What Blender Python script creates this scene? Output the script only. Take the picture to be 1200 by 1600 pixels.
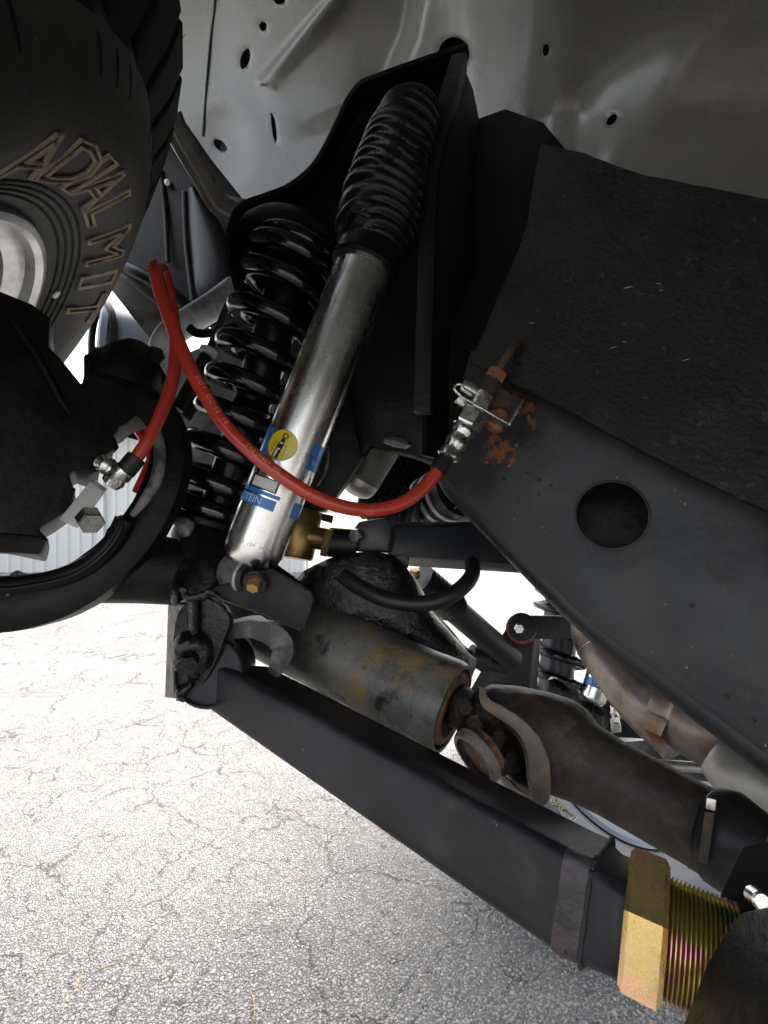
import bpy, bmesh, math, random
from mathutils import Vector, Matrix, noise
random.seed(7)
sc = bpy.context.scene
for o in list(bpy.data.objects): bpy.data.objects.remove(o)

# ------------------------------------------------------------------ camera, sky, sun, exposure
F = 760.0            # focal length in pixels of a 1200 x 1600 frame
H = 0.92             # camera height above the tarmac
cam = bpy.data.cameras.new('camera'); co = bpy.data.objects.new('camera', cam); sc.collection.objects.link(co)
co.location = (0, 0, H); co.rotation_euler = (math.radians(90), 0, 0)
cam.sensor_fit = 'HORIZONTAL'; cam.sensor_width = 36; cam.lens = 36 * F / 1200; cam.clip_start = .01; cam.clip_end = 900
sc.camera = co
w = bpy.data.worlds.new('World'); sc.world = w; w.use_nodes = True
wn = w.node_tree.nodes; wl = w.node_tree.links
sky = wn.new('ShaderNodeTexSky'); sky.sky_type = 'NISHITA'; sky.sun_disc = False
SUN_EL, SUN_AZ = math.radians(60), math.radians(28)      # azimuth measured from +Y towards +X
sky.sun_elevation = SUN_EL; sky.sun_rotation = SUN_AZ
sky.air_density = 1.0; sky.dust_density = 4.0; sky.ozone_density = .6
hs_ = wn.new('ShaderNodeHueSaturation'); hs_.inputs['Saturation'].default_value = .35      # thin white overcast
wl.new(sky.outputs[0], hs_.inputs['Color']); wl.new(hs_.outputs[0], wn['Background'].inputs[0]); wn['Background'].inputs[1].default_value = 0.15
sun = bpy.data.lights.new('sun', 'SUN'); so = bpy.data.objects.new('sun', sun); sc.collection.objects.link(so)
sun.energy = 1.5; sun.angle = math.radians(22); sun.color = (1, .96, .9)
so.rotation_euler = Vector((-math.sin(SUN_AZ) * math.cos(SUN_EL), -math.cos(SUN_AZ) * math.cos(SUN_EL), -math.sin(SUN_EL))).to_track_quat('-Z', 'Y').to_euler()
sc.view_settings.view_transform = 'Standard'; sc.view_settings.look = 'None'
sc.view_settings.gamma = 1; sc.view_settings.use_curve_mapping = False
sc.view_settings.exposure = 2.38
sc.cycles.max_bounces = 5; sc.cycles.diffuse_bounces = 3; sc.cycles.glossy_bounces = 3
sc.cycles.use_adaptive_sampling = True; sc.cycles.adaptive_threshold = .02
sc.cycles.use_denoising = True

# ------------------------------------------------------------------ helpers
def P(x, y, d): return Vector(((x - 600) / F * d, d, H + (800 - y) / F * d))
def PX(px, d): return px * d / F
class Plane3:
    """depth of a flat plane given by three (x, y, depth) marks"""
    def __init__(s, a, b, c):
        M3 = Matrix(((a[0], a[1], 1), (b[0], b[1], 1), (c[0], c[1], 1)))
        s.k = M3.inverted() @ Vector((1 / a[2], 1 / b[2], 1 / c[2]))
        A, B, C = P(*a), P(*b), P(*c)
        n = (B - A).cross(C - A).normalized()
        s.n = n if n.dot(A - Vector((0, 0, H))) > 0 else -n
    def d(s, x, y): return 1 / (s.k[0] * x + s.k[1] * y + s.k[2])
    def p(s, x, y): return P(x, y, s.d(x, y))
def flat(d): return Plane3((0, 0, d), (1000, 0, d), (0, 1000, d))
W = {}
def wloc(o): return W.get(o.name, Vector((0, 0, 0)))
def thing(name, label, cat, loc, group=None):
    o = bpy.data.objects.new(name, None); sc.collection.objects.link(o); o.empty_display_size = .05
    o.location = loc; W[o.name] = Vector(loc); o['label'] = label; o['category'] = cat
    if group: o['group'] = group
    return o
def link(name, me, parent, loc):
    o = bpy.data.objects.new(name, me); sc.collection.objects.link(o)
    W[o.name] = Vector(loc)
    o.location = Vector(loc) - (wloc(parent) if parent else Vector((0, 0, 0)))
    if parent: o.parent = parent
    return o
def obj(name, bm, mat, parent=None, smooth=38, label=None, cat=None, group=None, kind=None, recalc=True):
    if recalc: bmesh.ops.recalc_face_normals(bm, faces=bm.faces)
    c = Vector((0, 0, 0)); n = max(1, len(bm.verts))
    for v in bm.verts: c += v.co
    c /= n
    for v in bm.verts: v.co -= c
    me = bpy.data.meshes.new(name); bm.to_mesh(me); bm.free()
    for m in (mat if isinstance(mat, (list, tuple)) else [mat]): me.materials.append(m)
    if smooth:
        me.polygons.foreach_set('use_smooth', [True] * len(me.polygons)); me.set_sharp_from_angle(angle=math.radians(smooth))
    o = link(name, me, parent, c)
    if label: o['label'] = label
    if cat: o['category'] = cat
    if group: o['group'] = group
    if kind: o['kind'] = kind
    return o
def dup(src, parent, shift):
    o = src.copy(); sc.collection.objects.link(o); W[o.name] = wloc(src) + Vector(shift)
    o.parent = parent; o.location = W[o.name] - (wloc(parent) if parent else Vector((0, 0, 0)))
    return o
def spline(pts, n=8):
    pts = [Vector(p) for p in pts]; out = []
    for i in range(len(pts) - 1):
        p0 = pts[max(i - 1, 0)]; p1 = pts[i]; p2 = pts[i + 1]; p3 = pts[min(i + 2, len(pts) - 1)]
        for k in range(n):
            t = k / n
            out.append(.5 * ((2 * p1) + (-p0 + p2) * t + (2 * p0 - 5 * p1 + 4 * p2 - p3) * t * t + (-p0 + 3 * p1 - 3 * p2 + p3) * t ** 3))
    out.append(pts[-1]); return out
def lerps(vals, m):
    out = []
    for i in range(m):
        t = i / (m - 1) * (len(vals) - 1); a = min(int(t), len(vals) - 2)
        out.append(vals[a] + (vals[a + 1] - vals[a]) * (t - a))
    return out
def sweep(bm, pts, prof, up=None, caps=True, scales=None, closed=False):
    """profile = [(u, v)] carried along pts; u to the side, v along up"""
    n = len(pts); rings = []; prev = None
    for i, p in enumerate(pts):
        t = (pts[min(i + 1, n - 1)] - pts[max(i - 1, 0)]).normalized()
        if up is not None: v = (up - t * up.dot(t)).normalized()
        elif prev is None:
            a = Vector((0, 0, 1)) if abs(t.z) < .9 else Vector((1, 0, 0)); v = (a - t * a.dot(t)).normalized()
        else: v = (prev - t * prev.dot(t)).normalized()
        prev = v; u = v.cross(t); s = scales[i] if scales else 1
        rings.append([bm.verts.new(p + (u * a + v * b) * s) for a, b in prof])
    m = len(prof)
    for i in range(n - 1):
        for k in range(m):
            bm.faces.new((rings[i][k], rings[i][(k + 1) % m], rings[i + 1][(k + 1) % m], rings[i + 1][k]))
    if caps:
        bm.faces.new(rings[0]); bm.faces.new(rings[-1])
    return rings
def circ(r, n=16, sq=1.0): return [(r * math.cos(2 * math.pi * k / n), r * sq * math.sin(2 * math.pi * k / n)) for k in range(n)]
def tube(pts, r, n=16, sm=8, bm=None, caps=True):
    """r: radius, or a list of radii spread along the path"""
    bm = bm or bmesh.new(); q = spline(pts, sm) if sm else [Vector(p) for p in pts]
    sca = lerps(r, len(q)) if isinstance(r, (list, tuple)) else None
    sweep(bm, q, circ(1 if sca else r, n), scales=sca, caps=caps); return bm
def frame(ax):
    ax = ax.normalized(); a = Vector((0, 0, 1)) if abs(ax.z) < .85 else Vector((1, 0, 0))
    u = a.cross(ax).normalized(); return u, ax.cross(u)
def lathe(A, B, prof, n=28, bm=None, caps=True, u0=None):
    """prof = [(t, r)], t as a share of A-B"""
    bm = bm or bmesh.new(); ax = B - A; u, v = frame(ax)
    if u0 is not None: u = (u0 - ax.normalized() * u0.dot(ax.normalized())).normalized(); v = ax.normalized().cross(u)
    rings = []
    for t, r in prof:
        c = A + ax * t
        rings.append([bm.verts.new(c + (u * math.cos(2 * math.pi * k / n) + v * math.sin(2 * math.pi * k / n)) * r) for k in range(n)])
    for i in range(len(rings) - 1):
        for k in range(n): bm.faces.new((rings[i][k], rings[i][(k + 1) % n], rings[i + 1][(k + 1) % n], rings[i + 1][k]))
    if caps:
        bm.faces.new(rings[0]); bm.faces.new(rings[-1])
    return bm
def rod(a, b, r, n=20, bev=.0, bm=None):
    L = (b - a).length; e = min(bev / L, .3) if L else 0
    pr = [(0, r - bev), (e, r), (1 - e, r), (1, r - bev)] if bev else [(0, r), (1, r)]
    return lathe(a, b, pr, n, bm)
def hexnut(c, ax, r, h, n=6, bm=None, rot=0):
    bm = bm or bmesh.new(); ax = ax.normalized(); u, v = frame(ax); rings = []
    for t, k in ((0, .92), (.12, 1), (.88, 1), (1, .9)):
        rings.append([bm.verts.new(c + ax * h * t + (u * math.cos(rot + 2 * math.pi * i / n) + v * math.sin(rot + 2 * math.pi * i / n)) * r * k) for i in range(n)])
    for i in range(3):
        for k in range(n): bm.faces.new((rings[i][k], rings[i][(k + 1) % n], rings[i + 1][(k + 1) % n], rings[i + 1][k]))
    bm.faces.new(rings[0]); bm.faces.new(rings[-1]); return bm
def bevel(bm, off, seg=2, ang=28):
    bmesh.ops.recalc_face_normals(bm, faces=bm.faces)
    es = [e for e in bm.edges if len(e.link_faces) == 2 and e.calc_face_angle(0) > math.radians(ang)]
    if es: bmesh.ops.bevel(bm, geom=es, offset=off, segments=seg, affect='EDGES', clamp_overlap=True, profile=.6)
    return bm
def chaikin(pts, it):
    for _ in range(it):
        q = []
        for i in range(len(pts)):
            a, b = pts[i], pts[(i + 1) % len(pts)]
            q += [(a[0] * .75 + b[0] * .25, a[1] * .75 + b[1] * .25), (a[0] * .25 + b[0] * .75, a[1] * .25 + b[1] * .75)]
        pts = q
    return pts
def ell(cx, cy, rx, ry, n=28, rot=0):
    c, s = math.cos(rot), math.sin(rot)
    return [(cx + rx * math.cos(a) * c - ry * math.sin(a) * s, cy + rx * math.cos(a) * s + ry * math.sin(a) * c) for a in [2 * math.pi * k / n for k in range(n)]]
def plate(pts, pl, thick, holes=(), bev=.0015, rnd=0, ring3=False):
    """flat plate with an outline (and holes) and a real thickness away from the front"""
    bm = bmesh.new(); es = []
    for loop in [chaikin(pts, rnd) if rnd else pts] + list(holes):
        vs = [bm.verts.new(pl.p(x, y)) for x, y in loop]
        es += [bm.edges.new((vs[i], vs[(i + 1) % len(vs)])) for i in range(len(vs))]
    bmesh.ops.triangle_fill(bm, use_beauty=True, use_dissolve=False, edges=es, normal=pl.n)
    g = bmesh.ops.extrude_face_region(bm, geom=list(bm.faces))
    bmesh.ops.translate(bm, vec=pl.n * thick, verts=[e for e in g['geom'] if isinstance(e, bmesh.types.BMVert)])
    if bev: bevel(bm, bev)
    return bm
def hull(pts):
    bm = bmesh.new()
    for p in pts: bm.verts.new(p)
    r = bmesh.ops.convex_hull(bm, input=bm.verts)
    bmesh.ops.dissolve_limit(bm, angle_limit=math.radians(3), verts=bm.verts, edges=bm.edges)
    return bm
def loft(rings, bm=None):
    """rings = lists of points, joined to a closed skin"""
    bm = bm or bmesh.new(); R = [[bm.verts.new(p) for p in r] for r in rings]; m = len(R[0])
    for i in range(len(R) - 1):
        for k in range(m): bm.faces.new((R[i][k], R[i][(k + 1) % m], R[i + 1][(k + 1) % m], R[i + 1][k]))
    bm.faces.new(R[0]); bm.faces.new(R[-1]); return bm
def lump(bm, amp, freq, cuts=0, seed=0):
    if cuts: bmesh.ops.subdivide_edges(bm, edges=bm.edges, cuts=cuts, use_grid_fill=True)
    bm.normal_update(); off = Vector((seed * 7.3, seed * 3.1, seed))
    for v in bm.verts:
        v.co += v.normal * amp * (noise.noise(v.co * freq + off) + .5 * noise.noise(v.co * freq * 2.7 + off))
    return bm
def smoothed(bm, n=2, amp=.0, freq=40, seed=0):
    """Catmull-Clark style rounding of a hull or loft"""
    me = bpy.data.meshes.new('tmp'); bm.to_mesh(me); bm.free(); o = bpy.data.objects.new('tmp', me); sc.collection.objects.link(o)
    m = o.modifiers.new('s', 'SUBSURF'); m.levels = n; m.render_levels = n
    dg = bpy.context.evaluated_depsgraph_get(); e = o.evaluated_get(dg); b2 = bmesh.new(); b2.from_mesh(e.to_mesh()); e.to_mesh_clear()
    bpy.data.objects.remove(o); bpy.data.meshes.remove(me)
    if amp: lump(b2, amp, freq, 0, seed)
    return b2
def text2d(body, bevel_depth=0, extrude=0, fill=True, res=3, space=1.0):
    """the letters of a string as (verts, faces) in the plane, height about 1"""
    cu = bpy.data.curves.new('t', 'FONT'); cu.body = body; cu.align_x = 'CENTER'; cu.align_y = 'CENTER'; cu.size = 1.4
    cu.resolution_u = res; cu.bevel_depth = bevel_depth; cu.bevel_resolution = 1; cu.extrude = extrude; cu.space_character = space
    cu.fill_mode = 'BOTH' if fill else 'NONE'
    o = bpy.data.objects.new('t', cu); sc.collection.objects.link(o)
    dg = bpy.context.evaluated_depsgraph_get(); e = o.evaluated_get(dg); me = e.to_mesh()
    vs = [v.co.copy() for v in me.vertices]; fs = [list(p.vertices) for p in me.polygons]; e.to_mesh_clear()
    bpy.data.objects.remove(o); bpy.data.curves.remove(cu)
    return vs, fs
def mapped(vs, fs, fn, cuts=0):
    bm = bmesh.new(); b = [bm.verts.new(v) for v in vs]
    for f in fs:
        try: bm.faces.new([b[i] for i in f])
        except ValueError: pass
    if cuts: bmesh.ops.subdivide_edges(bm, edges=bm.edges, cuts=cuts)
    for v in bm.verts: v.co = fn(v.co)
    return bm

# ------------------------------------------------------------------ materials
def mat(name, col, rough=.5, metal=0, layers=(), bumps=(), rvar=None, coat=0, spec=.5, aniso=0, emis=None):
    """layers = (colour, scale, low, high, detail, kind, stretch) mixed over the base colour in turn; optional 8th: roughness there"""
    m = bpy.data.materials.new(name); m.use_nodes = True; n = m.node_tree.nodes; l = m.node_tree.links
    b = n['Principled BSDF']; tc = n.new('ShaderNodeTexCoord')
    b.inputs['Roughness'].default_value = rough; b.inputs['Metallic'].default_value = metal
    b.inputs['Coat Weight'].default_value = coat; b.inputs['Coat Roughness'].default_value = .12
    b.inputs['Specular IOR Level'].default_value = spec; b.inputs['Anisotropic'].default_value = aniso
    def tex(scale, detail, kind, stretch=None):
        mp = n.new('ShaderNodeMapping'); l.new(tc.outputs['Object'], mp.inputs[0])
        if stretch: mp.inputs['Scale'].default_value = stretch[:3]; mp.inputs['Rotation'].default_value = stretch[3:6] if len(stretch) > 3 else (0, 0, 0)
        mp.inputs['Location'].default_value = (random.random() * 9, random.random() * 9, random.random() * 9)
        if kind == 'v':
            t = n.new('ShaderNodeTexVoronoi'); t.inputs['Scale'].default_value = scale; o = t.outputs['Distance']
        elif kind == 'e':
            t = n.new('ShaderNodeTexVoronoi'); t.feature = 'DISTANCE_TO_EDGE'; t.inputs['Scale'].default_value = scale; o = t.outputs['Distance']
        elif kind == 'w':
            t = n.new('ShaderNodeTexWave'); t.inputs['Scale'].default_value = scale; t.inputs['Distortion'].default_value = detail; o = t.outputs['Fac']
        else:
            t = n.new('ShaderNodeTexNoise'); t.inputs['Scale'].default_value = scale; t.inputs['Detail'].default_value = min(detail, 4)
            t.inputs['Roughness'].default_value = .62; o = t.outputs['Fac']
        l.new(mp.outputs[0], t.inputs['Vector']); return o
    rgb = n.new('ShaderNodeRGB'); rgb.outputs[0].default_value = (*col, 1); cur = rgb.outputs[0]
    rv = n.new('ShaderNodeValue'); rv.outputs[0].default_value = rough; rcur = rv.outputs[0]
    for L in layers:
        c2, scl, lo, hi, det, kind = L[:6]; st = L[6] if len(L) > 6 else None
        mr = n.new('ShaderNodeMapRange'); mr.inputs[1].default_value = lo; mr.inputs[2].default_value = hi; mr.clamp = True
        l.new(tex(scl, det, kind, st), mr.inputs[0])
        mx = n.new('ShaderNodeMix'); mx.data_type = 'RGBA'; l.new(mr.outputs[0], mx.inputs[0]); l.new(cur, mx.inputs[6]); mx.inputs[7].default_value = (*c2, 1); cur = mx.outputs[2]
        if len(L) > 7:
            m2 = n.new('ShaderNodeMix'); l.new(mr.outputs[0], m2.inputs[0]); l.new(rcur, m2.inputs[2]); m2.inputs[3].default_value = L[7]; rcur = m2.outputs[0]
    l.new(cur, b.inputs['Base Color'])
    if rvar:
        mr = n.new('ShaderNodeMapRange'); mr.inputs[1].default_value = .3; mr.inputs[2].default_value = .7; mr.inputs[3].default_value = -rvar[1]; mr.inputs[4].default_value = rvar[1]
        l.new(tex(rvar[0], 4, 'n'), mr.inputs[0]); ad = n.new('ShaderNodeMath'); ad.operation = 'ADD'; ad.use_clamp = True; l.new(rcur, ad.inputs[0]); l.new(mr.outputs[0], ad.inputs[1]); rcur = ad.outputs[0]
    l.new(rcur, b.inputs['Roughness'])
    prev = None
    for B in bumps:
        scl, dist, det, kind = B[:4]
        bp = n.new('ShaderNodeBump'); bp.inputs['Strength'].default_value = B[5] if len(B) > 5 else 1; bp.inputs['Distance'].default_value = dist
        l.new(tex(scl, det, kind, B[4] if len(B) > 4 else None), bp.inputs['Height'])
        if prev: l.new(prev, bp.inputs['Normal'])
        prev = bp.outputs[0]
    if prev: l.new(prev, b.inputs['Normal'])
    return m
DUST = (.16, .14, .12)
M = {}
M['black'] = mat('black_chassis_paint', (.0035, .0035, .0038), .45, spec=.25, layers=[((.009, .0085, .008), 22, .45, .75, 6, 'n'), ((.06, .055, .05), 420, .68, .76, 2, 'n')], bumps=[(160, .0006, 4, 'n'), (30, .0012, 3, 'n')], rvar=(30, .12))
M['under'] = mat('thick_undercoat', (.006, .006, .0065), .34, spec=.4, layers=[((.03, .029, .028), 60, .56, .72, 6, 'n')], bumps=[(55, .0022, 4, 'n'), (260, .0008, 3, 'n')], rvar=(50, .15))
M['gloss'] = mat('gloss_black_spring_paint', (.004, .004, .0045), .16, bumps=[(300, .00012, 3, 'n')], rvar=(20, .06), coat=.4)
M['satin'] = mat('satin_black_powdercoat', (.006, .006, .0078), .38, spec=.35, layers=[((.028, .027, .032), 6, .42, .70, 4, 'n', None, .5), ((.045, .043, .042), 30, .56, .80, 4, 'n', (1, .4, 1, 0, .4, .5), .6), ((.09, .088, .085), 130, .72, .76, 2, 'n'), ((.05, .05, .052), 900, .70, .78, 1, 'n')], bumps=[(1400, .00022, 2, 'n')], rvar=(8, .08))
M['rail'] = mat('frame_paint', (.016, .0172, .0192), .46, spec=.35, layers=[((.042, .042, .043), 8, .42, .70, 4, 'n', None, .6), ((.050, .045, .038), 24, .52, .78, 4, 'n', (1, 1, .5, 0, .8, 0), .65), ((.008, .008, .008), 16, .58, .72, 4, 'n'), ((.012, .012, .012), 90, .70, .76, 3, 'n'), ((.20, .19, .17), 240, .73, .78, 2, 'n')], bumps=[(120, .0005, 5, 'n')], rvar=(14, .12))
def stain(m, marks, col, dark, freq):
    """rust that has eaten the paint round a few spots: world positions with a radius, edges broken by noise"""
    n = m.node_tree.nodes; l = m.node_tree.links; b = n['Principled BSDF']; src = b.inputs['Base Color'].links[0].from_socket
    g = n.new('ShaderNodeNewGeometry'); nz = n.new('ShaderNodeTexNoise'); nz.inputs['Scale'].default_value = freq; nz.inputs['Detail'].default_value = 6; nz.inputs['Roughness'].default_value = .7; l.new(g.outputs['Position'], nz.inputs['Vector'])
    acc = None
    for p, r in marks:
        dv = n.new('ShaderNodeVectorMath'); dv.operation = 'DISTANCE'; l.new(g.outputs['Position'], dv.inputs[0]); dv.inputs[1].default_value = p
        k = n.new('ShaderNodeMapRange'); k.inputs[1].default_value = r * 1.7; k.inputs[2].default_value = 0; k.inputs[3].default_value = -.32; k.inputs[4].default_value = .16; l.new(dv.outputs['Value'], k.inputs[0])
        if acc is None: acc = k.outputs[0]
        else:
            mx = n.new('ShaderNodeMath'); mx.operation = 'MAXIMUM'; l.new(acc, mx.inputs[0]); l.new(k.outputs[0], mx.inputs[1]); acc = mx.outputs[0]
    ad = n.new('ShaderNodeMath'); l.new(acc, ad.inputs[0]); l.new(nz.outputs[0], ad.inputs[1])
    mr = n.new('ShaderNodeMapRange'); mr.inputs[1].default_value = .46; mr.inputs[2].default_value = .58; l.new(ad.outputs[0], mr.inputs[0])
    n2 = n.new('ShaderNodeTexNoise'); n2.inputs['Scale'].default_value = freq * 3; l.new(g.outputs['Position'], n2.inputs['Vector'])
    cm = n.new('ShaderNodeMix'); cm.data_type = 'RGBA'; l.new(n2.outputs[0], cm.inputs[0]); cm.inputs[6].default_value = (*dark, 1); cm.inputs[7].default_value = (*col, 1)
    mm = n.new('ShaderNodeMix'); mm.data_type = 'RGBA'; l.new(mr.outputs[0], mm.inputs[0]); l.new(src, mm.inputs[6]); l.new(cm.outputs[2], mm.inputs[7]); l.new(mm.outputs[2], b.inputs['Base Color'])
    rs = b.inputs['Roughness'].links[0].from_socket; rm = n.new('ShaderNodeMix'); l.new(mr.outputs[0], rm.inputs[0]); l.new(rs, rm.inputs[2]); rm.inputs[3].default_value = .9; l.new(rm.outputs[0], b.inputs['Roughness'])
M['railrust'] = mat('rusty_frame_paint', (.03, .03, .033), .5, layers=[((.22, .075, .03), 28, .50, .56, 7, 'n', None, .85), ((.09, .03, .015), 90, .55, .65, 4, 'n')], bumps=[(90, .0012, 5, 'n')])
M['flap'] = mat('dirty_rubber_flap', (.0075, .0075, .007), .62, spec=.3, layers=[((.020, .0198, .0185), 14, .42, .70, 4, 'n'), ((.060, .059, .054), 140, .62, .76, 3, 'n', (1, .35, 1, 0, .5, 0)), ((.40, .36, .28), 60, .775, .80, 2, 'n', (.45, 1, 2.2, 0, .3, 0))], bumps=[(220, .0022, 4, 'n'), (40, .0024, 3, 'n')], rvar=(20, .12))
M['fender'] = mat('grey_beige_body_paint', (.190, .184, .158), .30, layers=[((.150, .145, .122), 4, .40, .7, 3, 'n'), ((.21, .20, .168), 16, .55, .85, 4, 'n', None, .42)], bumps=[(420, .00018, 2, 'n')], rvar=(10, .08), coat=.12)
M['bracket_paint'] = mat('dull_brown_grey_paint', (.17, .155, .14), .25, layers=[((.05, .045, .04), 20, .45, .7, 5, 'n')], bumps=[(200, .0003, 3, 'n')], coat=.3)
M['dark_panel'] = mat('dark_plastic_panel', (.012, .0115, .011), .5, layers=[((.022, .021, .019), 10, .45, .7, 5, 'n')], bumps=[(120, .0004, 3, 'n')])
M['grey_panel'] = mat('grey_blue_panel', (.50, .52, .56), .42, layers=[((.10, .10, .11), 12, .45, .7, 6, 'n'), ((.04, .04, .04), 200, .68, .74, 2, 'n')])
M['zinc'] = mat('zinc_plated_tube', (.80, .80, .77), .26, 1, layers=[((.66, .66, .63), 18, .40, .70, 3, 'n')], rvar=(26, .05))
M['steel'] = mat('bright_plated_steel', (.66, .65, .62), .25, 1, layers=[((.40, .38, .36), 120, .50, .7, 5, 'n')], bumps=[(220, .0003, 3, 'n')], rvar=(90, .12))
M['grey_steel'] = mat('dull_grey_casting', (.34, .34, .33), .45, .7, layers=[((.16, .15, .14), 90, .5, .7, 5, 'n')], bumps=[(150, .0004, 4, 'n')])
M['brass'] = mat('brassy_zinc', (.42, .29, .11), .38, .9, layers=[((.22, .15, .07), 60, .45, .7, 5, 'n')], bumps=[(200, .0002, 3, 'n')])
M['gold'] = mat('yellow_zinc_nut', (.80, .58, .22), .28, .85, layers=[((.86, .50, .34), 34, .46, .70, 2, 'n'), ((.60, .48, .16), 44, .56, .72, 3, 'n'), ((.20, .13, .06), 160, .66, .74, 3, 'n')], bumps=[(500, .00008, 2, 'n')], rvar=(80, .12))
M['thread'] = mat('yellow_zinc_thread', (.50, .40, .12), .28, .9, layers=[((.45, .16, .25), 30, .52, .62, 3, 'n'), ((.18, .30, .08), 24, .56, .66, 3, 'n')])
M['rubber'] = mat('black_rubber', (.009, .009, .009), .45, spec=.4, layers=[((.02, .0195, .019), 50, .5, .7, 4, 'n')], bumps=[(90, .0004, 3, 'n')])
M['boot'] = mat('shock_boot_rubber', (.0035, .0035, .0035), .30, spec=.32, layers=[((.012, .012, .012), 60, .5, .7, 4, 'n')], bumps=[(140, .0004, 3, 'n')])
M['tyre'] = mat('dusty_tyre_rubber', (.028, .027, .024), .62, layers=[((.055, .053, .047), 9, .40, .66, 6, 'n'), ((.016, .0155, .014), 30, .56, .74, 4, 'n'), ((.10, .095, .08), 150, .64, .76, 3, 'n', (1, .5, 1.3, .4, 0, .3))], bumps=[(220, .0008, 4, 'n'), (26, .0018, 3, 'n')])
M['tread'] = mat('dark_tread_rubber', (.008, .0073, .0062), .75, spec=.25, layers=[((.02, .018, .015), 40, .5, .72, 6, 'n')], bumps=[(200, .0012, 5, 'n')])
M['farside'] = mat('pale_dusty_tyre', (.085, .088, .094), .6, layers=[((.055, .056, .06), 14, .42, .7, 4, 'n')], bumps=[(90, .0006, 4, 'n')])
M['letter'] = mat('tan_letter_edges', (.33, .265, .165), .65, layers=[((.10, .085, .06), 50, .50, .68, 4, 'n')])
M['white'] = mat('white_marks', (.75, .74, .70), .5)
M['rim'] = mat('scuffed_alloy_rim', (.52, .53, .54), .30, 1, layers=[((.36, .34, .30), 30, .45, .75, 4, 'n')], bumps=[(120, .0003, 4, 'n')])
M['drum'] = mat('rough_brass_hub', (.26, .20, .12), .55, .6, bumps=[(180, .002, 4, 'n')])
M['hose'] = mat('red_hose_cover', (.43, .036, .018), .30, layers=[((.33, .028, .015), 24, .42, .7, 4, 'n'), ((.36, .12, .085), 90, .62, .8, 4, 'n', None, .6)], bumps=[(240, .0003, 3, 'n')], coat=.15)
M['print'] = mat('faded_hose_print', (.80, .34, .24), .5)
M['sleeve'] = mat('black_hose_sleeve', (.012, .009, .012), .3)
M['worn'] = mat('axle_worn_paint', (.05, .048, .043), .42, layers=[((.15, .145, .125), 12, .40, .64, 4, 'n'), ((.22, .145, .062), 16, .50, .64, 4, 'n', (1, 1.5, .8, .3, .2, .4), .7), ((.02, .02, .02), 26, .57, .64, 7, 'n'), ((.012, .012, .012), 300, .66, .72, 2, 'n')], bumps=[(80, .0010, 6, 'n'), (300, .0004, 3, 'n')], rvar=(30, .1))
M['rustcast'] = mat('rusty_driveshaft_casting', (.022, .019, .016), .55, spec=.35, layers=[((.055, .043, .032), 16, .40, .68, 7, 'n'), ((.11, .07, .04), 70, .52, .78, 4, 'n'), ((.018, .015, .013), 26, .58, .7, 4, 'n')], bumps=[(140, .0010, 5, 'n'), (500, .0004, 3, 'n')])
M['rustseal'] = mat('rusty_seal', (.16, .075, .025), .6, layers=[((.04, .03, .02), 80, .5, .6, 5, 'n')], bumps=[(200, .0006, 4, 'n')])
M['rust'] = mat('rust', (.22, .085, .035), .8, layers=[((.10, .04, .02), 120, .45, .65, 5, 'n')], bumps=[(260, .0008, 4, 'n')])
M['exhaust'] = mat('heat_stained_exhaust', (.22, .185, .155), .36, .85, layers=[((.10, .07, .05), 12, .42, .62, 6, 'n'), ((.30, .27, .25), 9, .55, .75, 4, 'n'), ((.24, .11, .05), 34, .62, .74, 5, 'n')], bumps=[(160, .0004, 4, 'n')])
M['muffler'] = mat('pale_exhaust_steel', (.30, .29, .26), .45, .5, layers=[((.20, .19, .17), 14, .45, .7, 6, 'n')])
M['navy'] = mat('new_blue_black_bar', (.020, .023, .028), .34, layers=[((.030, .034, .040), 14, .45, .7, 5, 'n')], bumps=[(700, .0001, 2, 'n')])
M['cast'] = mat('cast_iron_knuckle', (.0042, .0041, .004), .50, spec=.22, layers=[((.014, .013, .012), 18, .45, .68, 4, 'n'), ((.012, .012, .012), 60, .58, .7, 5, 'n')], bumps=[(110, .0010, 5, 'n')])
M['seal_edge'] = mat('bare_casting_edge', (.20, .195, .185), .6, layers=[((.06, .058, .055), 60, .48, .62, 6, 'n')], bumps=[(120, .001, 5, 'n')])
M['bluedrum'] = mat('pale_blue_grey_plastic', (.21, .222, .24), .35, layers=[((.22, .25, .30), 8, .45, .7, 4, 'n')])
M['alu'] = mat('dull_ribbed_alloy', (.38, .38, .36), .42, .8, layers=[((.26, .22, .17), 80, .58, .7, 5, 'n')])
M['paleblock'] = mat('pale_grey_block', (.52, .52, .51), .45, .2, bumps=[(200, .0002, 3, 'n')])
M['hookmat'] = mat('worn_black_bracket', (.035, .034, .033), .42, layers=[((.13, .13, .125), 30, .5, .66, 4, 'n'), ((.10, .06, .03), 40, .58, .68, 4, 'n')], bumps=[(110, .001, 4, 'n')])
M['boltgold'] = mat('gold_bolt_head', (.80, .48, .18), .3, .8)
M['blue'] = mat('decal_blue', (.012, .16, .52), .35, coat=.3)
M['yellow'] = mat('decal_yellow', (.68, .53, .015), .35, coat=.3)
M['ink'] = mat('decal_black', (.012, .012, .012), .35)
M['paper'] = mat('decal_white', (.62, .62, .60), .4)
M['siding'] = mat('white_metal_siding', (.46, .47, .45), .5)
M['red'] = mat('bright_red_plastic', (.62, .03, .02), .25, coat=.5)
M['needle'] = mat('dry_pine_needle', (.42, .31, .14), .7)
M['grass'] = mat('dry_verge_grass', (.20, .19, .09), .9, layers=[((.30, .27, .14), 3, .4, .7, 6, 'n')], bumps=[(20, .05, 5, 'n')])
M['polyred'] = mat('orange_polyurethane', (.30, .08, .05), .5)
M['orangewire'] = mat('fine_wear_line', (.55, .54, .50), .5)

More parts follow.
